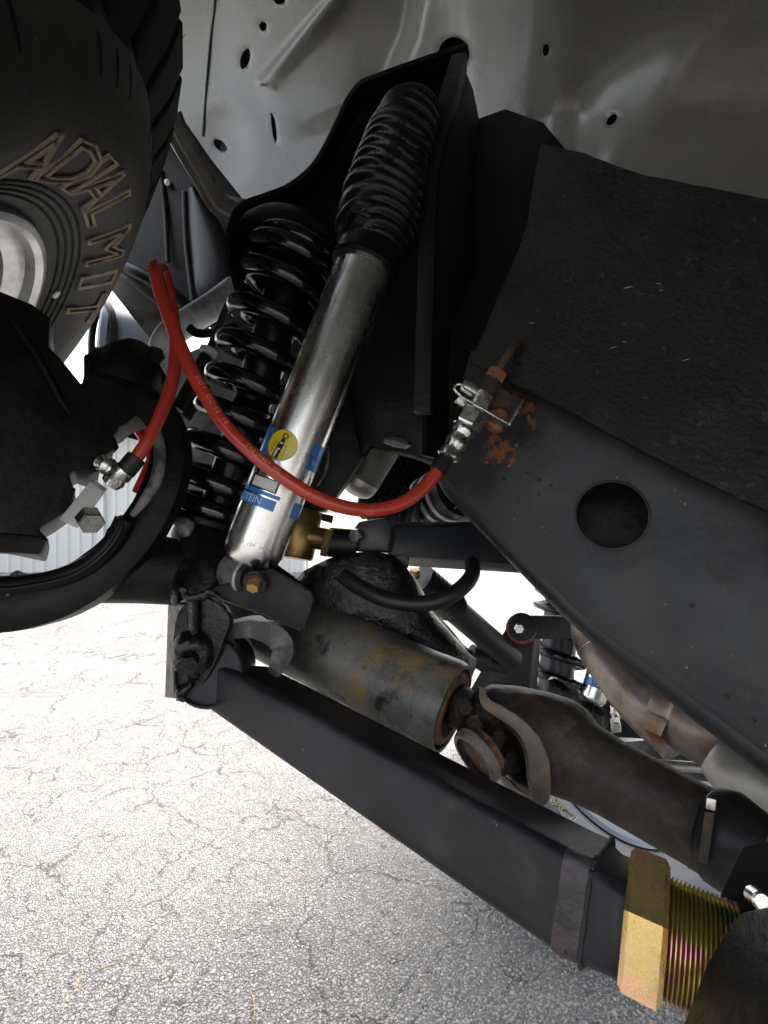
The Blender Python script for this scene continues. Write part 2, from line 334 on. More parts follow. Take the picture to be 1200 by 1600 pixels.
def asphalt():
    m = bpy.data.materials.new('weathered_asphalt'); m.use_nodes = True; n = m.node_tree.nodes; l = m.node_tree.links; b = n['Principled BSDF']
    tc = n.new('ShaderNodeTexCoord')
    v = n.new('ShaderNodeTexVoronoi'); v.inputs['Scale'].default_value = 150; l.new(tc.outputs['Object'], v.inputs['Vector'])
    hs = n.new('ShaderNodeSeparateColor'); l.new(v.outputs['Color'], hs.inputs[0])
    ramp = n.new('ShaderNodeValToRGB'); l.new(hs.outputs[0], ramp.inputs[0]); e = ramp.color_ramp.elements
    e[0].color = (.16, .155, .145, 1); e[1].color = (.36, .345, .32, 1); k = e.new(.45); k.color = (.24, .23, .215, 1); k = e.new(.8); k.color = (.28, .262, .235, 1)
    # binder between the chips
    ed = n.new('ShaderNodeTexVoronoi'); ed.feature = 'DISTANCE_TO_EDGE'; ed.inputs['Scale'].default_value = 150; l.new(tc.outputs['Object'], ed.inputs['Vector'])
    mr = n.new('ShaderNodeMapRange'); mr.inputs[1].default_value = .0; mr.inputs[2].default_value = .16; l.new(ed.outputs['Distance'], mr.inputs[0])
    mx = n.new('ShaderNodeMix'); mx.data_type = 'RGBA'; l.new(mr.outputs[0], mx.inputs[0]); mx.inputs[6].default_value = (.155, .15, .14, 1); l.new(ramp.outputs[0], mx.inputs[7])
    # alligator cracks, two sizes, wandering
    cur = mx.outputs[2]; hcur = mr.outputs[0]
    nz = n.new('ShaderNodeTexNoise'); nz.inputs['Scale'].default_value = 9; nz.inputs['Detail'].default_value = 3; l.new(tc.outputs['Object'], nz.inputs['Vector'])
    wob = n.new('ShaderNodeVectorMath'); wob.operation = 'SCALE'; wob.inputs[3].default_value = .14; l.new(nz.outputs['Color'], wob.inputs[0])
    add = n.new('ShaderNodeVectorMath'); l.new(tc.outputs['Object'], add.inputs[0]); l.new(wob.outputs[0], add.inputs[1])
    heights = []
    for scl, wid, seed in ((3.2, .034, 0), (7.0, .032, 5), (13.0, .030, 9)):
        mp = n.new('ShaderNodeMapping'); mp.inputs['Location'].default_value = (seed, seed * .7, 0); l.new(add.outputs[0], mp.inputs[0])
        c = n.new('ShaderNodeTexVoronoi'); c.feature = 'DISTANCE_TO_EDGE'; c.inputs['Scale'].default_value = scl; c.inputs['Randomness'].default_value = 1; l.new(mp.outputs[0], c.inputs['Vector'])
        n2 = n.new('ShaderNodeTexNoise'); n2.inputs['Scale'].default_value = 4 + seed; n2.inputs['Detail'].default_value = 1; l.new(tc.outputs['Object'], n2.inputs['Vector'])
        wmul = n.new('ShaderNodeMapRange'); wmul.inputs[1].default_value = .42; wmul.inputs[2].default_value = .66; wmul.inputs[3].default_value = .002; wmul.inputs[4].default_value = wid; l.new(n2.outputs[0], wmul.inputs[0])
        cr = n.new('ShaderNodeMath'); cr.operation = 'DIVIDE'; cr.use_clamp = True; l.new(c.outputs['Distance'], cr.inputs[0]); l.new(wmul.outputs[0], cr.inputs[1])
        m2 = n.new('ShaderNodeMix'); m2.data_type = 'RGBA'; l.new(cr.outputs[0], m2.inputs[0]); m2.inputs[6].default_value = (.07, .066, .06, 1); l.new(cur, m2.inputs[7]); cur = m2.outputs[2]
        heights.append(cr.outputs[0])
    n3 = n.new('ShaderNodeTexNoise'); n3.inputs['Scale'].default_value = 2.2; n3.inputs['Detail'].default_value = 3; l.new(tc.outputs['Object'], n3.inputs['Vector'])
    mr3 = n.new('ShaderNodeMapRange'); mr3.inputs[1].default_value = .35; mr3.inputs[2].default_value = .7; mr3.inputs[3].default_value = .85; mr3.inputs[4].default_value = 1.12; l.new(n3.outputs[0], mr3.inputs[0])
    ml = n.new('ShaderNodeVectorMath'); ml.operation = 'SCALE'; l.new(cur, ml.inputs[0]); l.new(mr3.outputs[0], ml.inputs[3]); l.new(ml.outputs[0], b.inputs['Base Color'])
    b.inputs['Roughness'].default_value = .85
    b1 = n.new('ShaderNodeBump'); b1.inputs['Distance'].default_value = .0022; l.new(hcur, b1.inputs['Height']); l.new(b1.outputs[0], b.inputs['Normal'])
    return m
M['asphalt'] = asphalt()
def chipmat():
    m = bpy.data.materials.new('loose_aggregate'); m.use_nodes = True; n = m.node_tree.nodes; l = m.node_tree.links; b = n['Principled BSDF']
    g = n.new('ShaderNodeNewGeometry'); r = n.new('ShaderNodeValToRGB'); l.new(g.outputs['Random Per Island'], r.inputs[0]); e = r.color_ramp.elements
    e[0].color = (.17, .165, .16, 1); e[1].color = (.38, .37, .35, 1)
    for p, c in ((.25, (.27, .26, .25)), (.5, (.21, .205, .20)), (.62, (.30, .28, .25)), (.85, (.31, .26, .22))):
        k = e.new(p); k.color = (*c, 1)
    l.new(r.outputs[0], b.inputs['Base Color']); b.inputs['Roughness'].default_value = .75; return m
M['chips'] = chipmat()
# ------------------------------------------------------------------ setting: tarmac, verge, building beyond
bm = bmesh.new(); bmesh.ops.create_grid(bm, x_segments=8, y_segments=8, size=400)
obj('ground', bm, M['asphalt'], smooth=0, kind='structure')
# aggregate standing proud of the worn tarmac near the camera
def chips():
    rnd = random.Random(3); bm = bmesh.new(); vs = []; fs = []
    N = 24000
    for i in range(N):
        y = .78 + 1.9 * rnd.random() ** 1.5; half = y * .80
        x = -half + rnd.random() * (half * 1.75)
        r = rnd.uniform(.0022, .0050) * (1.25 if rnd.random() < .12 else 1); hh = rnd.uniform(.0008, .0020); a0 = rnd.random() * 6.28; k = len(vs); sq = rnd.uniform(.6, 1)
        m = rnd.choice((4, 5, 5, 6)); ca, sa = math.cos(a0), math.sin(a0)
        for q, (sc_, z) in enumerate(((1, -.0004), (.62, hh))):
            for j in range(m):
                a = 2 * math.pi * j / m; rr = r * sc_ * rnd.uniform(.75, 1.1); u, v = rr * math.cos(a), rr * sq * math.sin(a)
                vs.append((x + u * ca - v * sa, y + u * sa + v * ca, z + (rnd.uniform(-.0004, .0004) if q else 0)))
        for j in range(m): fs.append((k + j, k + (j + 1) % m, k + m + (j + 1) % m, k + m + j))
        fs.append(tuple(k + m + j for j in range(m)))
    me = bpy.data.meshes.new('gravel'); me.from_pydata(vs, [], fs); me.materials.append(M['chips'])
    o = link('gravel', me, None, (0, 0, 0)); o['kind'] = 'stuff'; o['label'] = 'pale stone chips standing out of the worn cracked tarmac'; o['category'] = 'gravel'
chips()
# dry pine needles lying about: each its own, all alike
nb = bmesh.new(); tube([Vector((-.03, 0, 0)), Vector((0, .004, .0012)), Vector((.03, 0, .0005))], [.0005, .0008, .0003], 5, 4, nb)
nd0 = None
for i, (x, y, a, s) in enumerate([(115, 1555, 1.2, 1), (125, 1530, -1.3, .8), (230, 1430, -1.0, .7), (172, 1510, .4, .9), (425, 1450, -.4, .9), (395, 1570, -1.2, 1.1), (15, 1560, .2, .7), (925, 1560, .5, .9), (800, 1560, .15, .6), (1070, 1585, 1.0, .6), (330, 1235, -.9, .8), (475, 1255, -1.1, .8), (265, 1480, .2, .6), (560, 1590, -.8, .7)]):
    d = H * F / (y - 800)
    g = 'dry pine needles on the tarmac'
    p = P(x, y, d); p.z = .0022
    if nd0 is None:
        o = nd0 = obj('pine_needle', nb, M['needle'], cat='pine needle', group=g)
    else: o = nd0.copy(); sc.collection.objects.link(o)
    o['label'] = 'thin tan dry pine needle lying on the pale cracked tarmac'
    o.location = p; o.rotation_euler = (0, 0, a); o.scale = (s, s, s)
# far verge
bm = bmesh.new(); bmesh.ops.create_grid(bm, x_segments=40, y_segments=6, size=1)
for v in bm.verts: v.co = Vector((v.co.x * 120, 40 + v.co.y * 18, .1 + .25 * noise.noise(v.co * 4)))
obj('grass_verge', bm, M['grass'], kind='structure')
# white metal shed seen through the knuckle
bd = thing('metal_shed', 'white ribbed metal shed seen through the gap in the knuckle', 'shed', (-4.5, 7, 0))
bm = bmesh.new(); vs = []
x = -8.6
while x < -1.2:
    for dx, dy in ((0, 0), (.10, 0), (.115, -.03), (.155, -.03), (.17, 0)): vs.append((x + dx, 7 + dy))
    x += .17
lo = [bm.verts.new((a, b, .05)) for a, b in vs]; hi = [bm.verts.new((a, b, 2.05)) for a, b in vs]
for i in range(len(vs) - 1): bm.faces.new((lo[i], lo[i + 1], hi[i + 1], hi[i]))
obj('wall_sheet', bm, M['siding'], bd, smooth=0)
bm = hull([Vector((a, b, c)) for a in (-8.7, -1.1) for b in (7.05, 9) for c in (0, 2.04)]); obj('wall_core', bm, M['siding'], bd, smooth=0)
bm = hull([Vector(p) for p in ((-8.9, 6.6, 2.06), (-.9, 6.6, 2.06), (-8.9, 9.2, 2.3), (-.9, 9.2, 2.3), (-8.9, 6.6, 2.18), (-.9, 6.6, 2.18), (-8.9, 9.2, 2.45), (-.9, 9.2, 2.45))]); obj('roof', bm, M['siding'], bd, smooth=0)
bm = hull([Vector((a, b, c)) for a in (-4.08, -4.0) for b in (6.93, 6.965) for c in (.05, 2.05)]); obj('downpipe', bm, M['siding'], bd, smooth=0)

# ------------------------------------------------------------------ truck body: wheel house, and unseen light-blocking sheets round it
body = thing('wheel_house', 'grey beige painted wheel house panel with holes above the suspension', 'wheel house', P(700, 150, .75))
def sstep(a, b, t):
    t = max(0, min(1, (t - a) / (b - a))); return t * t * (3 - 2 * t)
def interp(tab, x):
    if x <= tab[0][0]: return tab[0][1]
    for (a, u), (b, v) in zip(tab, tab[1:]):
        if x <= b: return u + (v - u) * sstep(a, b, x) if False else u + (v - u) * (x - a) / (b - a)
    return tab[-1][1]
def segdist(p, a, b):
    ax, ay = b[0] - a[0], b[1] - a[1]; t = max(0, min(1, ((p[0] - a[0]) * ax + (p[1] - a[1]) * ay) / (ax * ax + ay * ay)))
    return math.hypot(p[0] - a[0] - ax * t, p[1] - a[1] - ay * t)
def inside(p, poly):
    c = False
    for i in range(len(poly)):
        (x1, y1), (x2, y2) = poly[i], poly[i - 1]
        if (y1 > p[1]) != (y2 > p[1]) and p[0] < (x2 - x1) * (p[1] - y1) / (y2 - y1) + x1: c = not c
    return c
PAD = [(395, 128), (515, -12), (600, -130), (700, -160), (660, 60), (628, 135), (600, 175), (522, 204), (450, 240), (418, 218), (402, 160)]
XT = [(150, 1.00), (318, .93), (400, .88), (520, .82), (620, .785), (700, .75), (760, .70), (800, .62), (860, .57), (1000, .535), (1350, .50), (1800, .47)]
def fdepth(x, y):
    d = sum(interp(XT, x + k * 16) for k in (-2, -1, 0, 1, 2)) / 5
    if y < 190: d -= .16 * ((190 - y) / 340) ** 1.4
    if y > 190: d += .02 * (y - 190) / 200
    # pressed pad
    sd = min(segdist((x, y), PAD[i], PAD[i - 1]) for i in range(len(PAD)))
    near1 = segdist((x, y), PAD[0], PAD[1]) <= sd + 1e-6
    if inside((x, y), PAD): d -= .012 * sstep(-2, 15 if near1 else 44, sd) - .00020 * (x - 400) * sstep(0, 40, sd)
    else: d -= .020 * (1 - sstep(-16, 2, -sd)) * 0
    # swage running up beside the strut hole
    # round recess by the body mount, lower left
    r = math.hypot((x - 350) / 1.0, (y - 232) / 1.35); d += .016 * (1 - sstep(8, 62, r))
    # big soft press lines on the far right
    d += .012 * math.exp(-((x - 960 + (y - 100) * .95) / 80) ** 2)
    d -= .010 * math.exp(-((x - 1130 + (y - 40) * .85) / 60) ** 2)
    d += .012 * math.exp(-((x - 905) / 28) ** 2) * sstep(90, 220, y)
    d += .0025 * noise.noise(Vector((x * .006, y * .006, 0)))
    return d
HOLES = [(383, 92, 7, 17, .25), (411, 41, 6, 8, 0), (437, 0, 9, 7, 0), (428, 200, 3.4, 27, -.12), (344, 227, 13, 7, .75), (709, 85, 24, 27, 0), (853, 78, 5, 10, .12), (956, 187, 6, 11, .7)]
def fender():
    st = 5.0; x0, x1, y0, y1 = 180, 1700, -220, 430
    nx = int((x1 - x0) / st); ny = int((y1 - y0) / st); bm = bmesh.new(); G = {}
    for j in range(ny + 1):
        for i in range(nx + 1):
            x, y = x0 + i * st, y0 + j * st; G[i, j] = (bm.verts.new(P(x, y, fdepth(x, y))), x, y)
    def eq(h, x, y):
        c, s = math.cos(h[4]), math.sin(h[4]); a, b = x - h[0], y - h[1]; return math.hypot((a * c + b * s) / h[2], (-a * s + b * c) / h[3])
    gone = set()
    for j in range(ny):
        for i in range(nx):
            cx, cy = x0 + (i + .5) * st, y0 + (j + .5) * st
            if cx < 440 and cy > (165 if cx < 272 else (165 + (cx - 272) * 1.45 if cx < 330 else 249 + (cx - 330) * 1.25)): gone.add((-9, -9)); continue
            if any(abs(cx - h[0]) < 40 and abs(cy - h[1]) < 40 and eq(h, cx, cy) < 1.0 for h in HOLES): gone.add((i, j)); continue
            bm.faces.new([G[k][0] for k in ((i, j), (i + 1, j), (i + 1, j + 1), (i, j + 1))])
    cut = lambda x: 165 if x < 272 else (165 + (x - 272) * 1.45 if x < 330 else 249 + (x - 330) * 1.25)
    for (i, j), (v, x, y) in G.items():
        if x < 440 and v.link_faces and len(v.link_faces) < 4 and abs(y - cut(x)) < 14 and 180 < x < 440 and y > y0:
            v.co = P(x, cut(x), fdepth(x, cut(x)))
    for h in HOLES:                                    # draw the ragged edge onto the true outline, rim turned back
        for (i, j), (v, x, y) in G.items():
            if abs(x - h[0]) < 40 and abs(y - h[1]) < 40:
                cells = [(i - 1, j - 1), (i, j - 1), (i - 1, j), (i, j)]; k = sum(c in gone for c in cells)
                if 0 < k < 4 and eq(h, x, y) < 2.2:
                    e = eq(h, x, y) or .01; x2, y2 = h[0] + (x - h[0]) / e, h[1] + (y - h[1]) / e
                    v.co = P(x2, y2, fdepth(x2, y2) + .0015)
    bmesh.ops.delete(bm, geom=[v for v in bm.verts if not v.link_faces], context='VERTS')
    g = bmesh.ops.extrude_face_region(bm, geom=list(bm.faces))
    for v in g['geom']:
        if isinstance(v, bmesh.types.BMVert): v.co += (v.co - Vector((0, 0, H))).normalized() * .002
    return bm
obj('wheel_house_panel', fender(), M['fender'], body, smooth=50)
bm = bmesh.new(); GG = {}  # black backing sheet, added so the panel holes look shaded
for j in range(23):
    for i in range(52): GG[i, j] = bm.verts.new(P(195 + i * 30, -220 + j * 29, fdepth(195 + i * 30, -220 + j * 29) + .035))
for j in range(22):
    for i in range(51):
        cx, cy = 210 + i * 30, -205 + j * 29
        if cx < 440 and cy > (130 if cx < 272 else 130 + (cx - 272) * 1.3): continue
        bm.faces.new((GG[i, j], GG[i + 1, j], GG[i + 1, j + 1], GG[i, j + 1]))
bmesh.ops.delete(bm, geom=[v for v in bm.verts if not v.link_faces], context='VERTS')
obj('hole_shade_backing', bm, M['black'], body)
# seam strip of sealer down the left panel joint
bm = tube([P(x, y, fdepth(x, y) - .001) for x, y in ((338, -120), (336, 0), (329, 60), (322, 140), (317, 212))], .0022, 8, 6); obj('seam_sealer', bm, M['dark_panel'], body)
# unseen sheets round the wheel house, added to keep the daylight out
def sheet(pts, th=.003):
    bm = bmesh.new(); f = bm.faces.new([bm.verts.new(Vector(p)) for p in pts]); f.normal_update(); n = f.normal.copy()
    g = bmesh.ops.extrude_face_region(bm, geom=[f]); bmesh.ops.translate(bm, vec=n * th, verts=[e for e in g['geom'] if isinstance(e, bmesh.types.BMVert)]); return bm
obj('hood_light_block', sheet([(-.62, -.10, H + 1.12), (1.9, -.10, H + 1.12), (1.9, 1.95, H + 1.10), (-.62, 1.95, H + 1.10)]), M['fender'], body)  # unseen sheet overhead, its reach set by the soft shadow it throws
obj('fender_light_block', sheet([(-.62, -.10, H + 1.115), (1.9, -.10, H + 1.115), (1.9, -.22, H - .12), (.42, -.22, H - .12), (.12, -.22, H + .18), (-.42, -.22, H + .22)]), M['fender'], body)  # unseen skirt behind the camera, added to block sky light
obj('engine_bay_light_block', sheet([(-.30, 1.25, H + .25), (1.9, 1.25, H + .25), (1.9, 1.25, H + 1.10), (-.55, 1.25, H + 1.10)]), M['dark_panel'], body)  # unseen sheet, added against sky light behind the panel
obj('floor_light_block', sheet([(.30, .75, H + .42), (1.9, .55, H + .42), (1.9, 2.3, H + .42), (.30, 2.3, H + .42)]), M['dark_panel'], body)  # unseen sheet, added to darken the background on the right
obj('cab_light_block', sheet([(1.15, -.22, H - .50), (1.15, -.14, H + 1.1), (1.15, 2.3, H + 1.1), (1.15, 2.3, H + .1)]), M['dark_panel'], body)  # unseen side sheet, added to cut light from the right
# folded bracket bar, lower left of the wheel house
bb = thing('fender_brace', 'glossy folded metal brace running down from the tyre to the spring tower', 'brace', P(340, 290, .80))
pts = [P(268, 178, .74), P(283, 215, .76), P(318, 275, .79), P(338, 312, .81), P(352, 324, .82), P(392, 346, .84)]
up = (P(340, 250, .78) - P(300, 300, .78)).normalized()
prof = [(-.004, -.016), (-.004, -.010), (.007, -.007), (.007, .007), (-.004, .010), (-.004, .016), (-.0065, .016), (-.0065, .0095), (.0045, .005), (.0045, -.005), (-.0065, -.0095), (-.0065, -.016)]
bm = bmesh.new(); sweep(bm, spline(pts, 6), [(-a * 1.1, b * 1.15) for a, b in prof], up=up); obj('brace_channel', bm, M['bracket_paint'], bb)
obj('end_plate', plate([(338, 300), (395, 313), (397, 330), (378, 342), (345, 322)], flat(.835), .004), M['bracket_paint'], bb)
obj('bolt_hole_rim', lathe(P(381, 327, .832), P(381, 327, .838), [(0, .006), (0, .008), (1, .008), (1, .006)], 14, caps=False), M['black'], bb)
# dark panels behind: radiator support
rs = thing('radiator_support', 'dark flat panel with a white rivet behind the tyre', 'panel', P(300, 400, 1.1))
obj('panel', plate([(150, 100), (300, 100), (480, 200), (480, 300), (480, 520), (360, 520), (285, 500), (170, 420)], Plane3((150, 300, 1.06), (480, 300, 1.12), (300, 520, 1.14)), .006), M['dark_panel'], rs)
obj('rivet', lathe(P(262, 285, 1.062), P(262, 285, 1.078), [(0, .004), (.2, .007), (1, .007)], 14), M['white'], rs)
obj('fold', tube([P(250, 265, 1.066), P(258, 330, 1.08), P(262, 410, 1.09)], .006, 10), M['dark_panel'], rs)
obj('fold', tube([P(288, 300, 1.07), P(291, 380, 1.085), P(302, 470, 1.1)], .007, 10), M['dark_panel'], rs)
bm = smoothed(loft([[P(300 + a, 290 + b, 1.0 - .03 * math.cos(t)) for t, a, b in [(2 * math.pi * k / 10, 6 * math.sin(2 * math.pi * k / 10), 3 * math.cos(2 * math.pi * k / 10)) for k in range(10)]],
    [P(322 + 28 * math.sin(2 * math.pi * k / 10), 350, 1.0 - .035 * math.cos(2 * math.pi * k / 10)) for k in range(10)],
    [P(336 + 36 * math.sin(2 * math.pi * k / 10), 410, 1.0 - .04 * math.cos(2 * math.pi * k / 10)) for k in range(10)],
    [P(340 + 38 * math.sin(2 * math.pi * k / 10), 480, 1.0 - .04 * math.cos(2 * math.pi * k / 10)) for k in range(10)]]), 2)
obj('washer_bottle', bm, M['dark_panel'], cat='bottle', label='dark grey tapered plastic bottle left of the coil spring top')
# ------------------------------------------------------------------ front wheel, upper left
def basis_from_image(cpx, cpy, d, major, face):
    """wheel plane seen obliquely: major = image direction of the long axis, face = share of the face turned to the camera, and the image side it leans to"""
    c = P(cpx, cpy, d); vw = (c - Vector((0, 0, H))).normalized()
    rt = Vector((1, 0, 0)) - vw * vw.x; rt.normalize(); dn = vw.cross(rt); dn = dn if dn.z < 0 else -dn; dn.normalize()
    e1 = (rt * major[0] + dn * major[1]).normalized()
    side = vw.cross(e1); side = side if side.dot(rt) > 0 else -side
    n = (-vw * face + side * math.sqrt(1 - face * face)).normalized()
    e2 = n.cross(e1)
    return c, e1, e2, n
WC = Vector((-.529, .526, H + .158)); WNn = Vector((.703, .381, -.600)).normalized()
WE1 = (Vector((0, 0, 1)) - WNn * WNn.z).normalized(); WE2 = WNn.cross(WE1)
TR = .435
SIDE = [(.205, -.012), (.215, .000), (.235, .010), (.262, .022), (.300, .036), (.335, .040), (.365, .034), (.392, .020), (.412, .002), (.425, -.016)]
def side_off(r):
    return interp(SIDE, r)
def wp(r, th, off, c=None, e=None):
    e1, e2, n = e or (WE1, WE2, WNn); return (c or WC) + (e1 * math.cos(th) + e2 * math.sin(th)) * r + n * off
def revolve(prof, n=96, fr=None, bm=None, c=None):
    bm = bm or bmesh.new(); R = [[bm.verts.new(wp(r, 2 * math.pi * k / n, o, c, fr)) for k in range(n)] for r, o in prof]
    for i in range(len(R) - 1):
        for k in range(n): bm.faces.new((R[i][k], R[i][(k + 1) % n], R[i + 1][(k + 1) % n], R[i + 1][k]))
    return bm
wheel = thing('wheel_assembly', 'large dusty off road tyre with raised letters on a scuffed alloy rim, upper left', 'wheel', WC)
def dense(prof, m=4):
    q = spline([Vector((a, b, 0)) for a, b in prof], m); return [(v.x, v.y) for v in q]
tprof = dense(SIDE) + [(.432, -.03), (.436, -.10), (.436, -.20), (.425, -.26), (.39, -.29), (.30, -.30), (.21, -.27)]
ty = obj('tyre', revolve(tprof, 128), M['tyre'], wheel, smooth=50)
# raised rings round the bead
for r in (.232, .240, .248, .256):
    obj('bead_ring', revolve([(r - .002, side_off(r) - .001), (r - .001, side_off(r) + .0015), (r + .001, side_off(r) + .0015), (r + .002, side_off(r) - .001)], 96), M['tread'], ty)
# shoulder lugs
def lugmesh(sd):
    rnd = random.Random(sd); bm = bmesh.new()
    a = .076
    q = []
    for (r, o, ww) in ((.398, .012, .7), (.418, .004, .9), (.456, -.002, 1), (.496, -.014, 1), (.496, -.070, .9), (.430, -.060, .9), (.405, -.02, .8)):
        q.append((r, o, ww))
    L = [bm.verts.new(wp(r, -a * w_, o)) for r, o, w_ in q]; Rr = [bm.verts.new(wp(r, a * w_, o)) for r, o, w_ in q]
    bm.faces.new(L); bm.faces.new(Rr[::-1])
    for i in range(len(q)): bm.faces.new((L[i], L[(i + 1) % len(q)], Rr[(i + 1) % len(q)], Rr[i]))
    bevel(bm, .003); 
    for v in bm.verts: v.co -= WC
    me = bpy.data.meshes.new('tread_lug'); bmesh.ops.recalc_face_normals(bm, faces=bm.faces); bm.to_mesh(me); bm.free(); me.materials.append(M['tread']); return me
lm = lugmesh(1)
for k in range(34):
    o = link('tread_lug', lm, wheel, WC); o.rotation_mode = 'QUATERNION'; o.rotation_quaternion = Matrix.Rotation(2 * math.pi * k / 34, 3, WNn).to_quaternion()
# shallow sidewall grooves below the lugs
gm = bmesh.new()
for s in (-.003, .003):
    pass
def raybar(th, r0, r1, wd, h):
    bm = bmesh.new(); rs = [r0 + (r1 - r0) * k / 6 for k in range(7)]
    ring = [[bm.verts.new(wp(r, th + s * wd / r + (r - r0) * .25, side_off(r) + hh)) for s, hh in ((-1, -.002), (-.6, h), (.6, h), (1, -.002))] for r in rs]
    for i in range(6):
        for k in range(3): bm.faces.new((ring[i][k], ring[i][k + 1], ring[i + 1][k + 1], ring[i + 1][k]))
    bm.faces.new(ring[0]); bm.faces.new(ring[-1]); return bm
b0 = raybar(0, .374, .398, .0025, .0016)
for v in b0.verts: v.co -= WC
rib_me = bpy.data.meshes.new('side_rib'); bmesh.ops.recalc_face_normals(b0, faces=b0.faces); b0.to_mesh(rib_me); b0.free(); rib_me.materials.append(M['tread'])
for k in range(68):
    if (k * 7) % 5 in (1, 3): continue
    o = link('side_rib', rib_me, wheel, WC); o.rotation_mode = 'QUATERNION'; o.rotation_quaternion = Matrix.Rotation(2 * math.pi * (k + .3) / 68, 3, WNn).to_quaternion()
# thin mould hairs along the shoulder
for k in range(9):
    th = -.55 + k * .085; a = wp(.494, th, -.03); b = wp(.512 + .004 * (k % 3), th + .01, -.03)
    obj('rubber_hair', tube([a, (a + b) / 2, b], [.0007, .0005, .0002], 5, 2), M['tread'], wheel)
def pick(px, py, off=.036):
    """angle and radius on the wheel where a sight line meets the sidewall"""
    dv = (P(px, py, 1) - Vector((0, 0, H))).normalized(); o0 = Vector((0, 0, H)); t = (WC + WNn * off - o0).dot(WNn) / dv.dot(WNn); q = o0 + dv * t - WC
    return math.atan2(q.dot(WE2), q.dot(WE1)), math.hypot(q.dot(WE2), q.dot(WE1))
def tyre_text(s, th0, r0, h, parent, m, sx=1.0, c=None, fr=None, lift=.0030, flip=1, bev=.035):
    """outlined raised letters round the sidewall; tops outwards"""
    vs, fs = text2d(s, bevel_depth=bev, fill=False, res=2)
    def fn(v):
        r = r0 + v.y * h; th = th0 - flip * v.x * sx * h / r0 * 1.15
        return wp(r, th, (side_off(r) if c is None else 0) + lift + v.z * h, c, fr)
    return obj('letter', mapped(vs, fs, fn), m, parent, smooth=0)
print('PICK', [tuple(round(v, 3) for v in pick(*q)) for q in ((20, 290), (130, 275), (160, 292), (178, 315), (160, 335), (160, 400), (140, 450), (115, 490), (75, 400), (240, 300), (290, 60))])
for ch, dg in (('A', 45), ('D', 33), ('I', 25), ('A', 17.5), ('L', 6.5), ('M', -11.5), ('I', -26.5), ('T', -39)):
    tyre_text(ch, math.radians(dg), .290, .060, ty, M['letter'], sx=2.6 if ch == 'I' else 1.05, bev=.031 if ch != 'I' else .026)
# alloy rim with lip and hub
obj('rim', revolve([(.214, .002), (.212, .008), (.204, .010), (.198, .004), (.196, -.008), (.186, -.012), (.176, -.02), (.170, -.05), (.160, -.07), (.150, -.11), (.10, -.13), (.0, -.13)], 96), M['rim'], wheel, smooth=30)
obj('hub_face', revolve([(.155, -.075), (.150, -.055), (.13, -.045), (.10, -.04), (.0, -.04)], 72), M['drum'], wheel, smooth=30)
vth, vr = pick(78, 452, .004); vr = max(vr, .219)
obj('valve_dot', lathe(wp(vr, vth, side_off(vr) + .0005), wp(vr, vth, side_off(vr) + .0030), [(0, .007), (1, .0065)], 18), M['white'], wheel)

# ------------------------------------------------------------------ steering knuckle and axle end, left
kn = thing('steering_knuckle', 'dark cast steering knuckle in shadow below the tyre', 'knuckle', P(120, 700, .50))
KP = [(-240, 400), (-60, 438), (0, 455), (50, 475), (80, 497), (76, 540), (95, 560), (127, 598), (134, 570), (131, 553), (155, 545), (182, 547), (197, 533), (214, 530), (232, 540), (246, 552), (251, 570), (262, 590), (246, 608), (252, 622), (235, 640), (212, 650), (198, 662), (183, 668), (176, 684), (178, 702), (157, 716), (153, 728), (158, 735), (140, 742), (118, 733), (107, 742), (118, 765), (112, 795), (80, 815), (60, 826), (74, 842), (66, 866), (0, 852), (-60, 850), (-240, 840)]
bm = plate(KP, Plane3((0, 450, .47), (0, 850, .43), (250, 600, .53)), .06, bev=.006); lump(bm, .0015, 60); obj('knuckle_body', bm, M['cast'], kn)
bm = smoothed(loft([[P(40 + rx * math.cos(t), cy + ry * math.sin(t), d) for t in [2 * math.pi * k / 10 for k in range(10)]] for rx, ry, d, cy in ((120, 85, .47, 690), (100, 75, .445, 690), (65, 50, .43, 680))]), 2, .002, 50); bm.free()
bm = lathe(P(190, 610, .52), P(214, 540, .535), [(0, .034), (.3, .036), (.55, .034), (.75, .026), (1, .014)], 24); lump(bm, .0012, 70); obj('ball_joint', bm, M['cast'], kn)
for (x, y) in ((168, 692), (240, 552), (152, 553)): obj('bolt', hexnut(P(x, y, .505), Vector((.6, -.5, -.5)), .0085, .010), M['cast'], kn)
obj('calliper_bolt', hexnut(P(40, 900, .44), Vector((-.5, -.2, -.75)), .011, .022), M['steel'], kn)
bm = bevel(hull([P(x, y, d) for x, y in ((-50, 828), (60, 838), (74, 848), (64, 868), (-50, 862)) for d in (.43, .47)]), .004); lump(bm, .001, 80); obj('calliper_arm', bm, M['cast'], kn)
for q in ([(20, 500), (60, 560), (105, 640), (150, 690)], [(-20, 600), (40, 640), (90, 700), (105, 740)], [(60, 790), (90, 770), (118, 766)]):
    obj('casting_rib', lump(tube([P(x, y, .455 + .00025 * x) for x, y in q], [.002, .004, .004, .002], 10, 6), .001, 80), M['cast'], kn)
